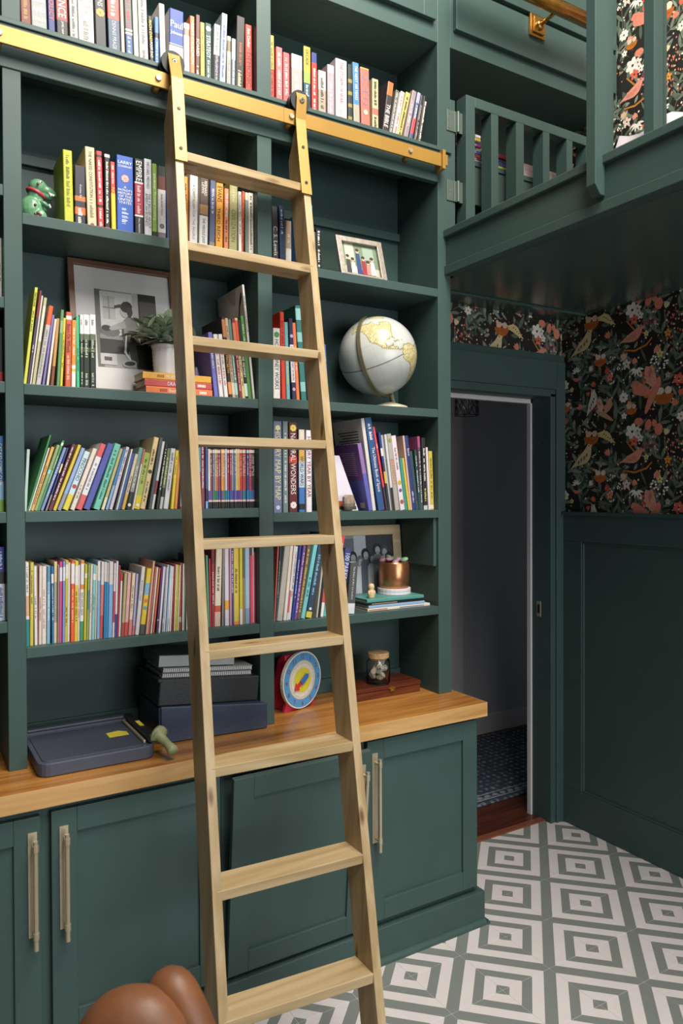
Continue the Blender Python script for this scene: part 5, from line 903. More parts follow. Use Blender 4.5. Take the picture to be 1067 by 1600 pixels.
for k in range(11):
    a = k*2.4; r = .012+.003*k; m_ = SP if math.cos(a+2.6) > .35 else SG
    o = MB().ell(0, 0, 0, .017, .013, .008, 10, 6).build('leaf', m_, pt, smooth=True, local=True, loc=(r*math.cos(a), r*math.sin(a), .094+.012*rs.random()+.006*(k < 4))); o.rotation_euler = (rs.uniform(-.5, .5), rs.uniform(-.6, .3), a)
# little carved figurine
fg = MB(); fx, fy = at(580, 930, y=.055).x, .055
fg.lathe([(.011, 0), (.0125, .004), (.0125, .020), (.0115, .026), (.0085, .028), (.0105, .033), (.0115, .040), (.009, .048), (.003, .051)], 16)
f_ = fg.build('wooden_figurine', LIGHTW, None, smooth=True, loc=(fx, fy, zs5)); tag(f_, 'tiny carved wooden peg figurine on teal book beside copper pot', 'figurine')
for s in (-1, 1): MB().ell(s*.0115, -.003, .018, .004, .004, .009, 8, 6).build('arm', LIGHTW, f_, smooth=True, local=True)
# ------------------------------------------------------------------ globe
def inpoly(x, y, P):
    c = False
    for i in range(len(P)):
        (x1, y1), (x2, y2) = P[i-1], P[i]
        if (y1 > y) != (y2 > y) and x < (x2-x1)*(y-y1)/(y2-y1)+x1: c = not c
    return c
LAND = [[(-168, 66), (-160, 71), (-140, 70), (-125, 71), (-110, 69), (-95, 70), (-92, 60), (-82, 56), (-78, 62), (-66, 58), (-56, 52), (-66, 44), (-75, 38), (-81, 31), (-80, 25), (-84, 30), (-97, 27), (-97, 20), (-90, 19), (-87, 21), (-88, 16), (-83, 14), (-83, 10), (-78, 8), (-80, 7), (-85, 10), (-92, 14), (-105, 20), (-110, 28), (-115, 31), (-121, 35), (-124, 46), (-132, 55), (-148, 60), (-165, 55)],
 [(-78, 8), (-72, 12), (-60, 10), (-50, 2), (-35, -6), (-39, -18), (-48, -27), (-58, -38), (-66, -50), (-74, -52), (-71, -30), (-71, -18), (-81, -5)], [(-85, 22), (-75, 20), (-74, 21), (-83, 23.5)], [(-74, 19), (-68, 18.5), (-70, 20)], [(-45, 60), (-20, 70), (-20, 82), (-60, 82), (-70, 77), (-54, 68)], [(-180, 66), (-170, 66), (-180, 70)],
 [(142, -11), (153, -26), (147, -38), (135, -33), (115, -34), (114, -22), (130, -12)], [(173, -41), (178, -38), (170, -46), (167, -45)], [(140, 36), (145, 44), (130, 32)]]
GR = 0.139
gc = at(590, 557, y=.098); gc.y = .098
gv = (CPOS-gc).normalized(); gr_ = Vector((0, 0, 1)).cross(gv).normalized(); gu = gv.cross(gr_)
gn = (gr_*-.33+gu*.91+gv*.22).normalized()
p0 = (gr_*-.05+gu*.60+gv*.79).normalized(); pe = (p0-gn*p0.dot(gn)).normalized(); pn = gn.cross(pe)   # lon -103 lies along pe
def sph(lo, la, r): 
    a = math.radians(lo+103); la = math.radians(la); return (pe*math.cos(a)+pn*math.sin(a))*(r*math.cos(la))+gn*(r*math.sin(la))
gl = empty('desk_globe', (gc.x, gc.y, ZR[3])); tag(gl, 'pale grey-blue desk globe with brass meridian ring on upper shelf', 'globe')
NLO, NLA = 240, 120; vs_, fs_, cs_ = [], [], []
for j in range(NLA+1):
    for i in range(NLO): vs_.append(gc+sph(-180+360*i/NLO, -90+180*j/NLA, GR))
SEA, L1, L2, CO, GRA = lin('b9bbb6'), lin('b5a668'), lin('c9c0a0'), lin('8f8148'), lin('6f6a55')
mb = MB(); mb.v = [tuple(v) for v in vs_]; rg = random.Random(8)
lm = [[any(inpoly(-180+360*(i+.5)/NLO, -90+180*(j+.5)/NLA, P) for P in LAND) for i in range(NLO)] for j in range(NLA)]
for j in range(NLA):
    for i in range(NLO):
        i2 = (i+1) % NLO; l = lm[j][i]; edge = any(lm[min(NLA-1, max(0, j+dj))][(i+di) % NLO] != l for di, dj in ((1, 0), (-1, 0), (0, 1), (0, -1)))
        c = (CO if edge else (L2 if rg.random() < .45 else L1)) if l else (tuple(x*.9 for x in SEA[:3])+(1,) if edge else SEA)
        if not l and j == NLA//2: c = GRA
        elif not l and (i % 20 == 0 or j % 20 == 0): c = tuple(x*.93 for x in SEA[:3])+(1,)
        mb.f.append((j*NLO+i, j*NLO+i2, (j+1)*NLO+i2, (j+1)*NLO+i)); mb.c.append(c); mb.mi.append(0)
mb.build('sphere', print_mat('globe_print', .22, .5, .03, 30), gl, smooth=True)
for kk, (lo, la, s_) in enumerate(()): pass
RING = mat('globe_ring', '8a8468', .35, .6)
ra, rb_ = [], []
mer = -140; mb = MB(); n_ = 40; v_ = []
for k in range(n_+1):
    la = -96+192*k/n_
    for dl, rr in ((-3.2, GR+.003), (3.2, GR+.003), (3.2, GR+.008), (-3.2, GR+.008)):
        q = gc+sph(mer, la, rr); t_ = gn.cross(sph(mer, 0, 1)).normalized(); q = gc+sph(mer, la, rr)+t_*(dl/3.2*.0065); v_.append(q)
mb.add(v_, [(4*k+e, 4*k+(e+1) % 4, 4*k+4+(e+1) % 4, 4*k+4+e) for k in range(n_) for e in range(4)]+[(0, 1, 2, 3), (4*n_+3, 4*n_+2, 4*n_+1, 4*n_)])
mb.build('meridian_ring', RING, gl)
CREAM = mat('globe_base_cream', 'b8b096', .4); bx_ = gc-gn*(GR+.004)
MB().tube([bx_, Vector((bx_.x+.01, bx_.y, ZR[3]+.022)), Vector((gc.x+.045, .085, ZR[3]+.014))], [.008, .010, .0115], 12).build('stem', CREAM, gl, smooth=True)
MB().lathe([(.064, 0), (.066, .004), (.062, .010), (.04, .017), (.018, .024), (.0, .025)], 32, cx=gc.x+.045, cy=.088, cap=False).build('base', CREAM, gl, smooth=True).location.z = ZR[3]
# ------------------------------------------------------------------ dinosaur money box
dn = empty('dinosaur_figurine', (.3455, .10, ZL[2])); tag(dn, 'green ceramic dinosaur figurine with red collar at the end of the shelf', 'figurine')
RY = lambda a: Matrix.Rotation(a, 3, 'Y')
db = MB(); z0 = 0
db.ell(-.004, 0, .042, .032, .030, .042, rot=RY(-.15)); db.ell(.006, 0, .082, .020, .020, .030, rot=RY(-.3)); db.ell(.012, 0, .112, .025, .021, .022); db.ell(.034, 0, .104, .029, .017, .015, rot=RY(.35)); db.ell(.032, 0, .090, .018, .013, .009, rot=RY(.3))
db.ell(.014, -.022, .022, .018, .011, .024); db.ell(.014, .022, .022, .018, .011, .024); db.ell(.020, -.024, .006, .018, .011, .007); db.ell(.020, .024, .006, .018, .011, .007); db.ell(-.020, .020, .018, .020, .016, .016); db.ell(-.016, .042, .010, .011, .020, .009)
db.ell(.026, -.020, .062, .014, .006, .006, rot=RY(.5)); db.ell(.026, .018, .062, .014, .006, .006, rot=RY(.5))
DG = mat('dinosaur_green_glaze', '5f8f6a', .3, noise=.18, scale=60, bump=.15)
o = db.build('body', DG, dn, smooth=True, local=True); rm = o.modifiers.new('remesh', 'REMESH'); rm.mode = 'VOXEL'; rm.voxel_size = .0022; rm.use_smooth_shade = True; sm_ = o.modifiers.new('smooth', 'SMOOTH'); sm_.iterations = 6; sm_.factor = .5
DR = mat('collar_red', 'b03a48', .4)
MB().tube([(.006+.0205*math.cos(t), .0205*math.sin(t), .092-.009*math.cos(t)) for t in (2*math.pi*k/24 for k in range(24))], .0052, 8, close=True).build('collar', DR, dn, smooth=True, local=True)
MB().ell(.016, -.0205, .119, .004, .002, .0045, 10, 6).build('eye', mat('figurine_white', 'dcdcd4', .3), dn, smooth=True, local=True); MB().ell(.0175, -.0222, .119, .002, .001, .0025, 8, 5).build('eye', RUBBER, dn, smooth=True, local=True)
MB().prism([(.036, .098), (.054, .094), (.049, .088), (.046, .092), (.043, .087), (.040, .093)], 'y', -.0155, .0155).build('teeth', bpy.data.materials['figurine_white'], dn, local=True)
for q in ((.038, -.021, .060), (.040, -.021, .056)): MB().ell(*q, .003, .003, .004, 8, 5).build('claw', bpy.data.materials['figurine_white'], dn, smooth=True, local=True)
SPOT = mat('spot_brown', '5a2c26', .4)
for q in ((.0, -.0305, .052), (.006, -.0325, .030), (.012, -.033, .026), (.0, -.032, .026), (.006, -.033, .021), (.008, -.0245, .112)): MB().ell(*q, .004, .0022, .004, 8, 5).build('spot', SPOT, dn, smooth=True, local=True)
# ------------------------------------------------------------------ potted plant
px_, py_ = .714, .098
pp = empty('potted_plant', (px_, py_, zp)); tag(pp, 'grey-green leafy plant in white ribbed ceramic pot on stacked books', 'plant')
prof = [(.032, 0)]
for k in range(14): prof.append((.034+.0045*k/13+(.0014 if k % 2 else 0), .004+k*.0060))
prof += [(.042, .090), (.0415, .093), (.039, .093), (.038, .084), (0, .080)]
MB().lathe(prof, 32, cap=False).build('pot', mat('white_ribbed_ceramic', 'd4cfcd', .25, noise=.03), pp, smooth=True, local=True)
LEAF = [mat('leaf_sage', '93a189', .45, noise=.2, scale=30), mat('leaf_grey_green', 'acb69f', .45, noise=.2, scale=30), mat('leaf_dark', '75866f', .45, noise=.2, scale=30)]
def leaf_mesh(l, wd, cup):
    mb = MB(); n = 8; v = []
    for k in range(n+1):
        t = k/n; w_ = wd*math.sin(math.pi*min(1, t*.93+.05))**.8; zc = -.35*l*(t**2)*cup
        v += [(t*l, -w_, zc+.18*w_), (t*l, 0, zc), (t*l, w_, zc+.18*w_)]
    f = []
    for k in range(n): f += [(3*k, 3*k+3, 3*k+4, 3*k+1), (3*k+1, 3*k+4, 3*k+5, 3*k+2)]
    return mb.add(v, f)
protos = []; rl = random.Random(21)
STEM = mat('plant_stem', '5a5f3c', .6); st = MB(); tips = []
for k in range(26):
    a = k*2.399; el = .25+1.2*rl.random(); ln = rl.uniform(.05, .105); p = Vector((rl.uniform(-.015, .015), rl.uniform(-.015, .015), .080)); path = [p.copy()]
    d = Vector((math.cos(a)*math.cos(el), math.sin(a)*math.cos(el)*.55, math.sin(el)))
    for s_ in range(4): p = p+d*(ln/4); d = (d+Vector((0, 0, -.04))).normalized(); path.append(p.copy()); tips.append((p.copy(), d.copy(), s_))
    st.tube(path, .0014, 6)
st.build('stems', STEM, pp, local=True)
n_l = 0
for p, d, s_ in tips:
    for m_ in range(2 if s_ < 3 else 3):
        a = rl.uniform(0, 6.28); dirv = (d*(.5 if s_ < 3 else .9)+Vector((math.cos(a), math.sin(a)*.8, rl.uniform(-.1, .7)))).normalized()
        k = n_l % 6
        if n_l < 6:
            o = leaf_mesh(.038+.007*(k % 3), .0135+.002*(k % 2), .5+.4*(k % 2)).build('leaf', LEAF[k % 3], pp, smooth=True, local=True); protos.append(o)
        else:
            o = protos[k].copy(); col.objects.link(o); o.parent = pp
        o.location = p; q = dirv.to_track_quat('X', 'Z'); o.rotation_mode = 'QUATERNION'; o.rotation_quaternion = q; sc_ = rl.uniform(.8, 1.15); o.scale = (sc_,)*3
        if (p+dirv*.045).x+px_ > .785 and dirv.x > -.2: o.location = p-Vector((max(0, p.x+px_-.752), 0, 0)); o.rotation_quaternion = Vector((-abs(dirv.x)-.2, dirv.y, dirv.z+.2)).normalized().to_track_quat('X', 'Z')
        if (p+dirv*.035).y+py_ > .19 or (p+dirv*.035).z < .06: o.location = p-Vector((0, .02, 0)); 
        n_l += 1
# small purple shell on the stack
sh = MB(); sh.lathe([(.010, 0), (.0115, .004), (.009, .009), (.0098, .012), (.0078, .017), (.0084, .020), (.006, .025), (.0064, .028), (.002, .038)], 14)
o = sh.build('shell_ornament', mat('purple_shell', '7a6a84', .3, noise=.2, scale=50), None, smooth=True, loc=(.812, .10, zp)); tag(o, 'small purple spiral shell standing on stacked books beside the ladder', 'ornament')
# ------------------------------------------------------------------ white folder and stone on the shelf below the globe
wf = MB().box(0, .155, -.006, .006, 0, .175).build('white_folder', mat('pale_lavender_card', 'cfc6d4', .5, noise=.02), None, .001, loc=(1.252, .085, ZR[4]+.0375)); wf.rotation_euler = (-.10, -.36+.0, 0); wf.location = (1.262, .075, ZR[4]); wf.rotation_euler = (-.08, 0, 0)
tag(wf, 'pale lavender folder standing face-out behind the brown stone', 'folder')
wf.data.clear_geometry(); m_ = MB().prism([(0, 0), (.124, 0), (.056, .19), (-.01, .19)], 'y', -.005, .005); wf.data = m_.mesh('white_folder'); wf.data.materials.append(bpy.data.materials['pale_lavender_card'])
Box('colour_strip', mat('rust_print', 'a8583c', .6), wf, 0, .0, 0, 0, 0, 0, 0) if False else None
art(wf, 'printed_strip', lambda a, b, l: (a, -.005-l, b), [(rect(.004, .115, .004, .016), '3a3a3c'), (rect(.004, .108, .016, .034), 'a8583c')])
def rock(name, loc, r, m, seed, parent=None, sub=3, sq=(1, .8, .8)):
    mb = MB().ell(0, 0, 0, r*sq[0], r*sq[1], r*sq[2], 14, 9); rr = random.Random(seed); cs = [(Vector((rr.gauss(0, 1), rr.gauss(0, 1), rr.gauss(0, 1))).normalized(), rr.uniform(.58, .9)) for _ in range(9)]
    out = []
    for p in mb.v:
        q = Vector((p[0]/(r*sq[0]), p[1]/(r*sq[1]), p[2]/(r*sq[2])))
        for n, d in cs:
            e = q.dot(n)-d
            if e > 0: q = q-n*e
        out.append((q.x*r*sq[0], q.y*r*sq[1], q.z*r*sq[2]))
    mb.v = out; return mb.build(name, m, parent, loc=loc, local=True)
zx = at(545, 783, y=.04)
o = rock('stone', (zx.x, .040, ZR[4]+.028), .034, mat('brown_agate_stone', '8a7a68', .5, noise=.3, scale=50, bump=.5), 5, sq=(.85, .6, .95)); o.location.z = ZR[4]-min(v.co.z for v in o.data.vertices)-.0005; tag(o, 'rough brown stone in front of the pale lavender folder', 'stone')
# ------------------------------------------------------------------ paper trimmer
NAVY = mat('trimmer_navy_plastic', '444856', .45, noise=.06, scale=120, bump=.05); NAVYD = mat('trimmer_bed', '3b3f4c', .5, noise=.1, scale=200)
tr = empty('paper_trimmer', (.465, .05, ZC)); tag(tr, 'navy guillotine paper trimmer with khaki handle on the oak worktop', 'paper trimmer')
X0, X1, Y0, Y1 = .314, .618, -.098, .200; r_ = .028
def rr(x0, x1, y0, y1, r): return [(x, y) for cx_, cy_, a0 in ((x1-r, y0+r, -90), (x1-r, y1-r, 0), (x0+r, y1-r, 90), (x0+r, y0+r, 180)) for x, y in ((cx_+r*math.cos(math.radians(a0+t)), cy_+r*math.sin(math.radians(a0+t))) for t in (0, 22.5, 45, 67.5, 90))]
MB().prism(rr(X0, X1, Y0, Y1, r_), 'z', ZC+.001, ZC+.036).build('base', NAVY, tr, .003)
MB().prism(rr(X0+.012, X1-.03, Y0+.014, Y1-.055, .015), 'z', ZC+.034, ZC+.0385).build('bed', NAVYD, tr, .001)
mb = MB()
for k in range(1, 22): mb.box(X0+.014, X1-.034, Y0+.014+k*.0105, Y0+.0144+k*.0105, ZC+.0384, ZC+.0387)
for k in range(1, 24): mb.box(X0+.012+k*.0108, X0+.0124+k*.0108, Y0+.016, Y1-.058, ZC+.0384, ZC+.0387)
mb.build('grid_lines', mat('trimmer_grid', '4a4e5c', .5), tr)
Box('paper_stop', NAVY, tr, X0+.006, X1-.012, Y1-.05, Y1-.034, ZC+.034, ZC+.046, .002); Box('rear_block', NAVY, tr, X0+.01, X1-.01, Y1-.03, Y1-.004, ZC+.034, ZC+.050, .004)
Box('clamp_bar', NICKEL, tr, X1-.030, X1-.022, -.075, .185, ZC+.037, ZC+.046, .002)
MB().prism([(.52, .02), (.575, .02), (.575, .05), (.556, .068), (.52, .06)], 'z', ZC+.0385, ZC+.0395).build('warning_label', mat('yellow_label', 'c4b63c', .5), tr)
am = MB(); am.hexa([(X1-.018, -.085, ZC+.038), (X1+.006, -.09, ZC+.038), (X1+.006, .185, ZC+.03), (X1-.018, .185, ZC+.03), (X1-.018, -.085, ZC+.062), (X1+.006, -.09, ZC+.060), (X1+.006, .185, ZC+.052), (X1-.018, .185, ZC+.052)]); am = am.build('blade_arm', mat('trimmer_black', '1e2026', .4), tr, .004)
Box('arm_label', bpy.data.materials['yellow_label'], am, X1-.012, X1+.0, .02, .07, ZC+.05, ZC+.0590, 0)
KH = mat('khaki_handle', '8d946c', .5)
hx_, hz = X1+.012, ZC+.052
hn = MB().tube([(hx_-.004, -.072, hz+.004), (hx_, -.078, hz+.002), (hx_+.002, -.081, hz), (hx_+.004, -.090, hz-.003), (hx_+.012, -.125, hz-.014), (hx_+.017, -.148, hz-.022), (hx_+.018, -.153, hz-.0235)], [.026, .027, .026, .013, .0115, .015, .013], 20).build('handle', KH, tr, smooth=True)
# ------------------------------------------------------------------ binders and notebooks
LEA = mat('black_leatherette', '1b1c20', .35, noise=.1, scale=150, bump=.2); NLE = mat('navy_leatherette', '262f44', .35, noise=.1, scale=150, bump=.2); GRY = mat('notebook_grey', '75777a', .5); PAP = mat('paper_edges', 'b4b4b4', .7, noise=.15, scale=400, stretch=(.02, .02, 1))
b1 = empty('box_binder', (.81, .09, ZC)); tag(b1, 'navy leatherette box binder at the bottom of the stack beside trimmer', 'binder')
x0, x1, y0, y1 = .661, .9755, .002, .205
foot = [(x0, y0-.004), (x1+.012, -.028), (x1+.0008, -.0012), (x1, y1), (x0, y1)]; HB = lambda x: ZC+.108-.0888*(x-x0)
MB().add([(a, b, ZC+.001) for a, b in foot]+[(a, b, HB(a)) for a, b in foot], [(4, 3, 2, 1, 0), (5, 6, 7, 8, 9)]+[(k, (k+1) % 5, 5+(k+1) % 5, 5+k) for k in range(5)]).build('case', NLE, b1, .003)
Box('lip', NLE, b1, x0-.004, x0+.008, y0+.002, y1-.002, ZC+.004, ZC+.104, .002)
sl = math.atan(.0888)
def tilted(name, label, cat, lx, ly, lz, w_, d_, t_, m, parts):
    e = empty(name, (lx, ly, lz)); e.rotation_euler = (0, sl, 0); tag(e, label, cat)
    for pn, mm, q, bv in parts: MB().box(*q).build(pn, mm, e, bv, local=True)
    return e
tilted('box_binder', 'black leatherette box binder resting on the navy binder', 'binder', .654, .004, ZC+.1092, 0, 0, 0, None, [('case', LEA, (0, .318, 0, .205, 0, .078), .004), ('lip', LEA, (-.006, .01, -.003, .208, .07, .0795), .002)])
zt = ZC+.1092+.0785
nb = tilted('spiral_notebook', 'grey spiral notebook lying between black binder and upper notebook', 'notebook', .672, .02, zt-.0008, 0, 0, 0, None, [('cover', GRY, (0, .285, 0, .17, .0, .0022), .0005), ('pages', PAP, (.002, .283, .001, .168, .0022, .012), 0), ('front_cover', GRY, (0, .285, 0, .17, .012, .0138), .0005)])
nb2 = tilted('spiral_notebook', 'grey spiral notebook with coil on top of lower notebook', 'notebook', .674, .018, zt+.0146, 0, 0, 0, None, [('cover', GRY, (0, .285, 0, .17, .0, .0022), .0005), ('pages', PAP, (.002, .283, .001, .168, .0022, .012), 0), ('front_cover', GRY, (0, .285, 0, .17, .012, .0138), .0005)])
for e in (nb, nb2):
    mb = MB()
    for k in range(44): mb.tube([(.006+k*.0063, .004+.005*math.cos(t), .0069+.0064*math.sin(t)) for t in (2*math.pi*q/8 for q in range(8))], .0006, 4, close=True)
    mb.build('coil', RUBBER, e, local=True)
tilted('file_box', 'flat grey box on the spiral notebooks under the picture books', 'box', .662, .02, zt+.0315, 0, 0, 0, None, [('body', mat('grey_card', '55585c', .5), (0, .235, 0, .16, 0, .034), .002), ('label_band', mat('grey_card_light', '8a8d90', .5), (.0, .236, -.0008, .0, .002, .033), 0)])
# ------------------------------------------------------------------ toy clock
RED = mat('toy_red', 'c02a48', .4); ck = empty('toy_clock', (1.168, .125, ZC)); ck.rotation_euler = (0, 0, math.radians(20)); tag(ck, 'round wooden teaching clock with red stand and blue number ring', 'clock')
MB().prism([(-.012, 0), (.075, 0), (.070, .03), (.03, .17), (.012, .185), (-.004, .185)], 'x', -.058, .058).build('stand', RED, ck, .003, local=True)
MB().prism([(-.058, 0), (.058, 0), (.075, -.0), (.06, .05), (-.06, .05), (-.075, 0)], 'y', -.016, -.004).build('foot', RED, ck, .001, local=True)
fa = MB(); R_ = .095; tl = .12
def disc(r0, r1, y, hx, n=40, z=.098):
    v = []
    for k in range(n): t = 2*math.pi*k/n; v += [(r0*math.cos(t), y, z+r0*math.sin(t)), (r1*math.cos(t), y, z+r1*math.sin(t))]
    fa.add(v, [(2*k, 2*k+1, (2*k+3) % (2*n), (2*k+2) % (2*n)) for k in range(n)], lin(hx))
fa.prism([(R_*math.cos(2*math.pi*k/40), .098+R_*math.sin(2*math.pi*k/40)) for k in range(40)], 'y', -.028, -.016, lin('d8d2c4'))
disc(.066, .091, -.0284, '4f8fc0'); disc(0.0, .042, -.0284, 'cfc23c'); disc(.046, .0465, -.0284, '8a8a80'); disc(.064, .0655, -.0284, '8a8a80')
for k in range(60):
    t = 2*math.pi*k/60; a, b = math.cos(t), math.sin(t); fa.add([(a*.054-b*.0006, -.0285, .098+b*.054+a*.0006), (a*.062-b*.0006, -.0285, .098+b*.062+a*.0006), (a*.062+b*.0006, -.0285, .098+b*.062-a*.0006), (a*.054+b*.0006, -.0285, .098+b*.054-a*.0006)], [(0, 1, 2, 3)], lin('6a6a64'))
face = fa.build('face', print_mat('clock_print', .35), ck, local=True)
for n in range(1, 13):
    t = math.pi/2-n*math.pi/6; a, b = .0785*math.cos(t), .0785*math.sin(t)
    lettering('numeral', str(n), '8a1c34', face, lambda p, q, a=a, b=b: (a-.008+p, -.0289, .098+b-.0075+q), .016, .015)
def hand(pts, ang, y, m):
    ca, sa = math.cos(ang), math.sin(ang); return MB().prism([(x*ca-z*sa, .098+x*sa+z*ca) for x, z in pts], 'y', y-.003, y).build('hand', m, ck, .0008, local=True)
hand([(-.012, -.007), (.030, -.007), (.030, -.016), (.052, 0), (.030, .016), (.030, .007), (-.012, .007)], math.radians(215), -.0295, mat('toy_red_hand', 'c83038', .4)); hand([(-.014, -.009), (.022, -.009), (.030, 0), (.022, .009), (-.014, .009)], math.radians(35), -.033, mat('toy_blue_hand', '2f6ab4', .4))
# ------------------------------------------------------------------ wooden box and jar of stones
wbx = empty('wooden_box', (1.5, .13, ZC)); tag(wbx, 'flat dark red wooden box with brass clasp at the doorway end', 'box')
Box('tray', REDW, wbx, 1.372, 1.648, .068, .195, ZC+.0005, ZC+.026, .002); Box('lid', REDW, wbx, 1.370, 1.650, .066, .197, ZC+.027, ZC+.042, .003)
cl = MB(); cl.box(1.513, 1.531, .0635, .066, ZC+.018, ZC+.036); cl.tube([(1.522, .062, ZC+.022), (1.522, .0655, ZC+.022)], .004, 10); cl.box(1.507, 1.537, .064, .066, ZC+.028, ZC+.033); cl.build('clasp', BRASSD, wbx, .0005)
zj = ZC+.042; jx, jy = 1.492, .110
jr = empty('glass_jar', (jx, jy, zj)); tag(jr, 'glass jar with cork lid holding pale stones on the red box', 'jar')
m, t, b = newmat('clear_glass'); b.inputs['Transmission Weight'].default_value = 1.0; b.inputs['Roughness'].default_value = .02; b.inputs['IOR'].default_value = 1.3; b.inputs['Base Color'].default_value = (.95, .98, .97, 1)
GLASS = m
MB().lathe([(0, 0), (.036, 0), (.041, .003), (.043, .010), (.043, .078), (.038, .086), (.036, .088), (.036, .092), (.034, .092), (.034, .087), (.0405, .077), (.0405, .010), (.034, .0045), (0, .0045)], 32, cap=False).build('glass', GLASS, jr, smooth=True, local=True)
MB().lathe([(.033, .086), (.035, .093), (.0385, .0935), (.039, .110), (.037, .112), (0, .112)], 28, cap=True).build('lid', mat('cork_lid', 'b89468', .7, noise=.2, scale=120, bump=.2), jr, .001, local=True)
STN = mat('pale_crystal', 'b8ac98', .5, noise=.2, scale=60); rj = random.Random(2)
for k in range(9):
    a = k*2.4; r = (.008 if k % 3 == 0 else .022); o = rock('stone', (r*math.cos(a), r*math.sin(a), .017+.0075*k), rj.uniform(.013, .0165), STN, k, jr, sq=(1, .8, .75)); o.rotation_euler = (k, k*2, k*3)
# ------------------------------------------------------------------ things kept in the loft cubby
rc = random.Random(9); zc_ = 2.7655; zk = zc_
for k, c in enumerate(('d0c4c0', '8a4a7a', 'c85a3c', '5a7ab0', 'd8cdc4', 'b04a8c', '3a4a6a', 'c8b43a', 'd4ccd0')):
    flat_book(1.840+rc.uniform(0, .01), 1.965+rc.uniform(0, .01), .09+rc.uniform(0, .01), .15, zk, .0125, c, f'{cname(c)} magazine, {ordn(k+1)} from the bottom of the stack behind the gate hinge side', 'magazines behind the loft gate', [('~', 'e8dcd0' if k % 2 else '3a2a44', .1, .8)]); zk += .0127
zk = zc_
for k, c in enumerate(('b8c040', '3a4a7a', '2f3a5a', '8a2a2c')):
    flat_book(2.005+rc.uniform(0, .012), 2.120+rc.uniform(0, .012), .09+rc.uniform(0, .01), .14, zk, .016, c, f'{cname(c)} book, {ordn(k+1)} from the bottom of the short stack behind the gate slats', 'books behind the loft gate'); zk += .0162
o = flat_book(1.985, 2.02, .10, .12, zk+.0, .034, 'c8c03a', 'small lime yellow book lying on the short stack behind gate', 'books behind the loft gate', [('~', '2a2a14', .2, .8)])
pc = MB(); pc.box(2.165, 2.385, .095, .25, zc_, zc_+.058); o = pc.build('paper_stack', mat('stacked_pink_paper', 'd2bcb8', .7, noise=.25, scale=300, stretch=(.02, .02, 1)), None, .001); tag(o, 'pale pink stack of paper on the cubby shelf behind gate', 'paper')
# ------------------------------------------------------------------ hall pendant
lx, ly, lz = 2.612, 1.0, 2.065
q = at(729, 632, y=1.0); lx = q.x
lp = empty('cage_lamp', (lx, ly, lz)); tag(lp, 'black geometric wire cage ceiling lamp in the hall beyond doorway', 'lamp')
BLKM = mat('black_metal', '111113', .5)
MB().lathe([(.045, -.004), (.045, 0)], 20).build('canopy', BLKM, lp, local=True); MB().lathe([(.016, -.055), (.018, -.050), (.018, -.004)], 14).build('socket', BLKM, lp, local=True)
cg = MB(); n = 6; ra_, rb2 = .050, .066; za, zb, zm = -.020, -.150, -.036
for k in range(n):
    t0, t1 = 2*math.pi*k/n, 2*math.pi*(k+1)/n; tm_ = (t0+t1)/2
    P_ = lambda t, r, z: (r*math.cos(t), r*math.sin(t), z)
    for a, b in ((P_(t0, ra_, za), P_(t1, ra_, za)), (P_(t0, rb2, zm), P_(t1, rb2, zm)), (P_(t0, ra_, za), P_(t0, rb2, zm)), (P_(t0, rb2, zm), P_(t0, rb2, zb)), (P_(t0, rb2, zb), P_(t1, rb2, zb)), (P_(t0, rb2, zm), P_(t1, rb2, zb)), (P_(t1, rb2, zm), P_(t0, rb2, zb)), (P_(t0, .017, -.01), P_(t0, ra_, za))): cg.tube([a, b], .0022, 6)
cg.build('cage', BLKM, lp, local=True)
MB().lathe([(.008, -.052), (.012, -.065), (.021, -.085), (.022, -.098), (.015, -.115), (0, -.120)], 16, cap=False).build('bulb', GLASS, lp, smooth=True, local=True)
MB().tube([(0, 0, -.06), (.004, 0, -.08), (-.004, 0, -.085), (.003, 0, -.1)], .0015, 6).build('filament', mat('filament_gold', 'd8b86a', .3, .8), lp, local=True)
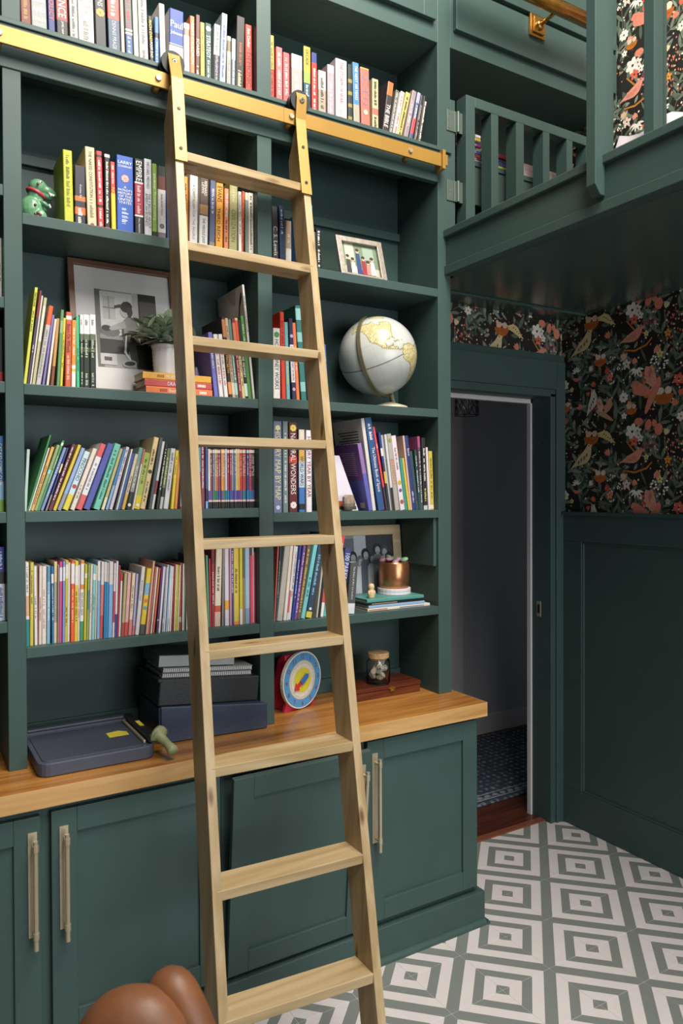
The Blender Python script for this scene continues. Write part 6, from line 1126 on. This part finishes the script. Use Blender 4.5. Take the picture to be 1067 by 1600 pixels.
# ------------------------------------------------------------------ leather chair in the foreground
LTH = mat('cognac_leather', '71462a', .48, noise=.16, scale=14, bump=.9)
ch = empty('leather_chair', (.33, -1.02, 0)); tag(ch, 'cognac leather tub chair with rounded back in the foreground', 'chair')
R2 = Vector((CR.x, CR.y, 0)).normalized(); F2 = Vector((CF.x, CF.y, 0)).normalized(); rotc = Matrix((( R2.x, F2.x, 0), (R2.y, F2.y, 0), (0, 0, 1))).to_3x3()
ctr = at(212, 1640, z=.72)
def sq(cx_, cy_, cz, rx, ry, rz, p=2.6, n=36, m=20):
    mb = MB(); mb.ell(0, 0, 0, 1, 1, 1, n, m); out = []
    for v in mb.v:
        s = (abs(v[0])**p+abs(v[1])**p+abs(v[2])**p)**(-1/p); out.append((cx_+v[0]*s*rx, cy_+v[1]*s*ry, cz+v[2]*s*rz))
    mb.v = out; return mb
def place(mb): mb.v = [tuple(rotc @ Vector(v)+Vector((ctr.x, ctr.y, 0))) for v in mb.v]; return mb
place(sq(0, 0, .60, .112, .075, .205, 2.3)).build('backrest', LTH, ch, smooth=True)
def spline(P, n=5):
    P = [Vector(p) for p in P]; out = []
    for i in range(len(P)-1):
        a, b, c, d = P[max(0, i-1)], P[i], P[i+1], P[min(len(P)-1, i+2)]
        for k in range(n):
            t = k/n; out.append(.5*((2*b)+(c-a)*t+(2*a-5*b+4*c-d)*t*t+(3*b-a-3*c+d)*t**3))
    return out+[P[-1]]
wing = MB().tube(spline([(.026, .045, .30), (.026, .045, .62), (.028, .042, .725), (.036, .036, .778), (.054, .028, .780), (.083, .010, .735), (.125, -.02, .65), (.15, -.06, .52), (.16, -.12, .44)]), .029, 20, ref=Vector((0, 1, 0)))
place(wing).build('side_roll', LTH, ch, smooth=True)
place(MB().tube([(-.10, -.03, .62), (-.085, -.055, .71), (-.04, -.068, .775), (.0, -.07, .79), (.03, -.066, .775)], .0035, 8)).build('piping', LTH, ch, smooth=True)
place(sq(.0, -.20, .38, .20, .22, .07, 3.2)).build('seat', LTH, ch, smooth=True); place(sq(-.17, -.16, .44, .05, .22, .12, 2.6)).build('armrest', LTH, ch, smooth=True)
for dx, dy in ((-.15, -.36), (.15, -.36), (-.12, .02), (.12, .02)): place(MB().tube([(dx, dy, 0), (dx*.9, dy*.9-.01, .33)], [.011, .016], 10)).build('leg', WALNUT, ch, smooth=True)
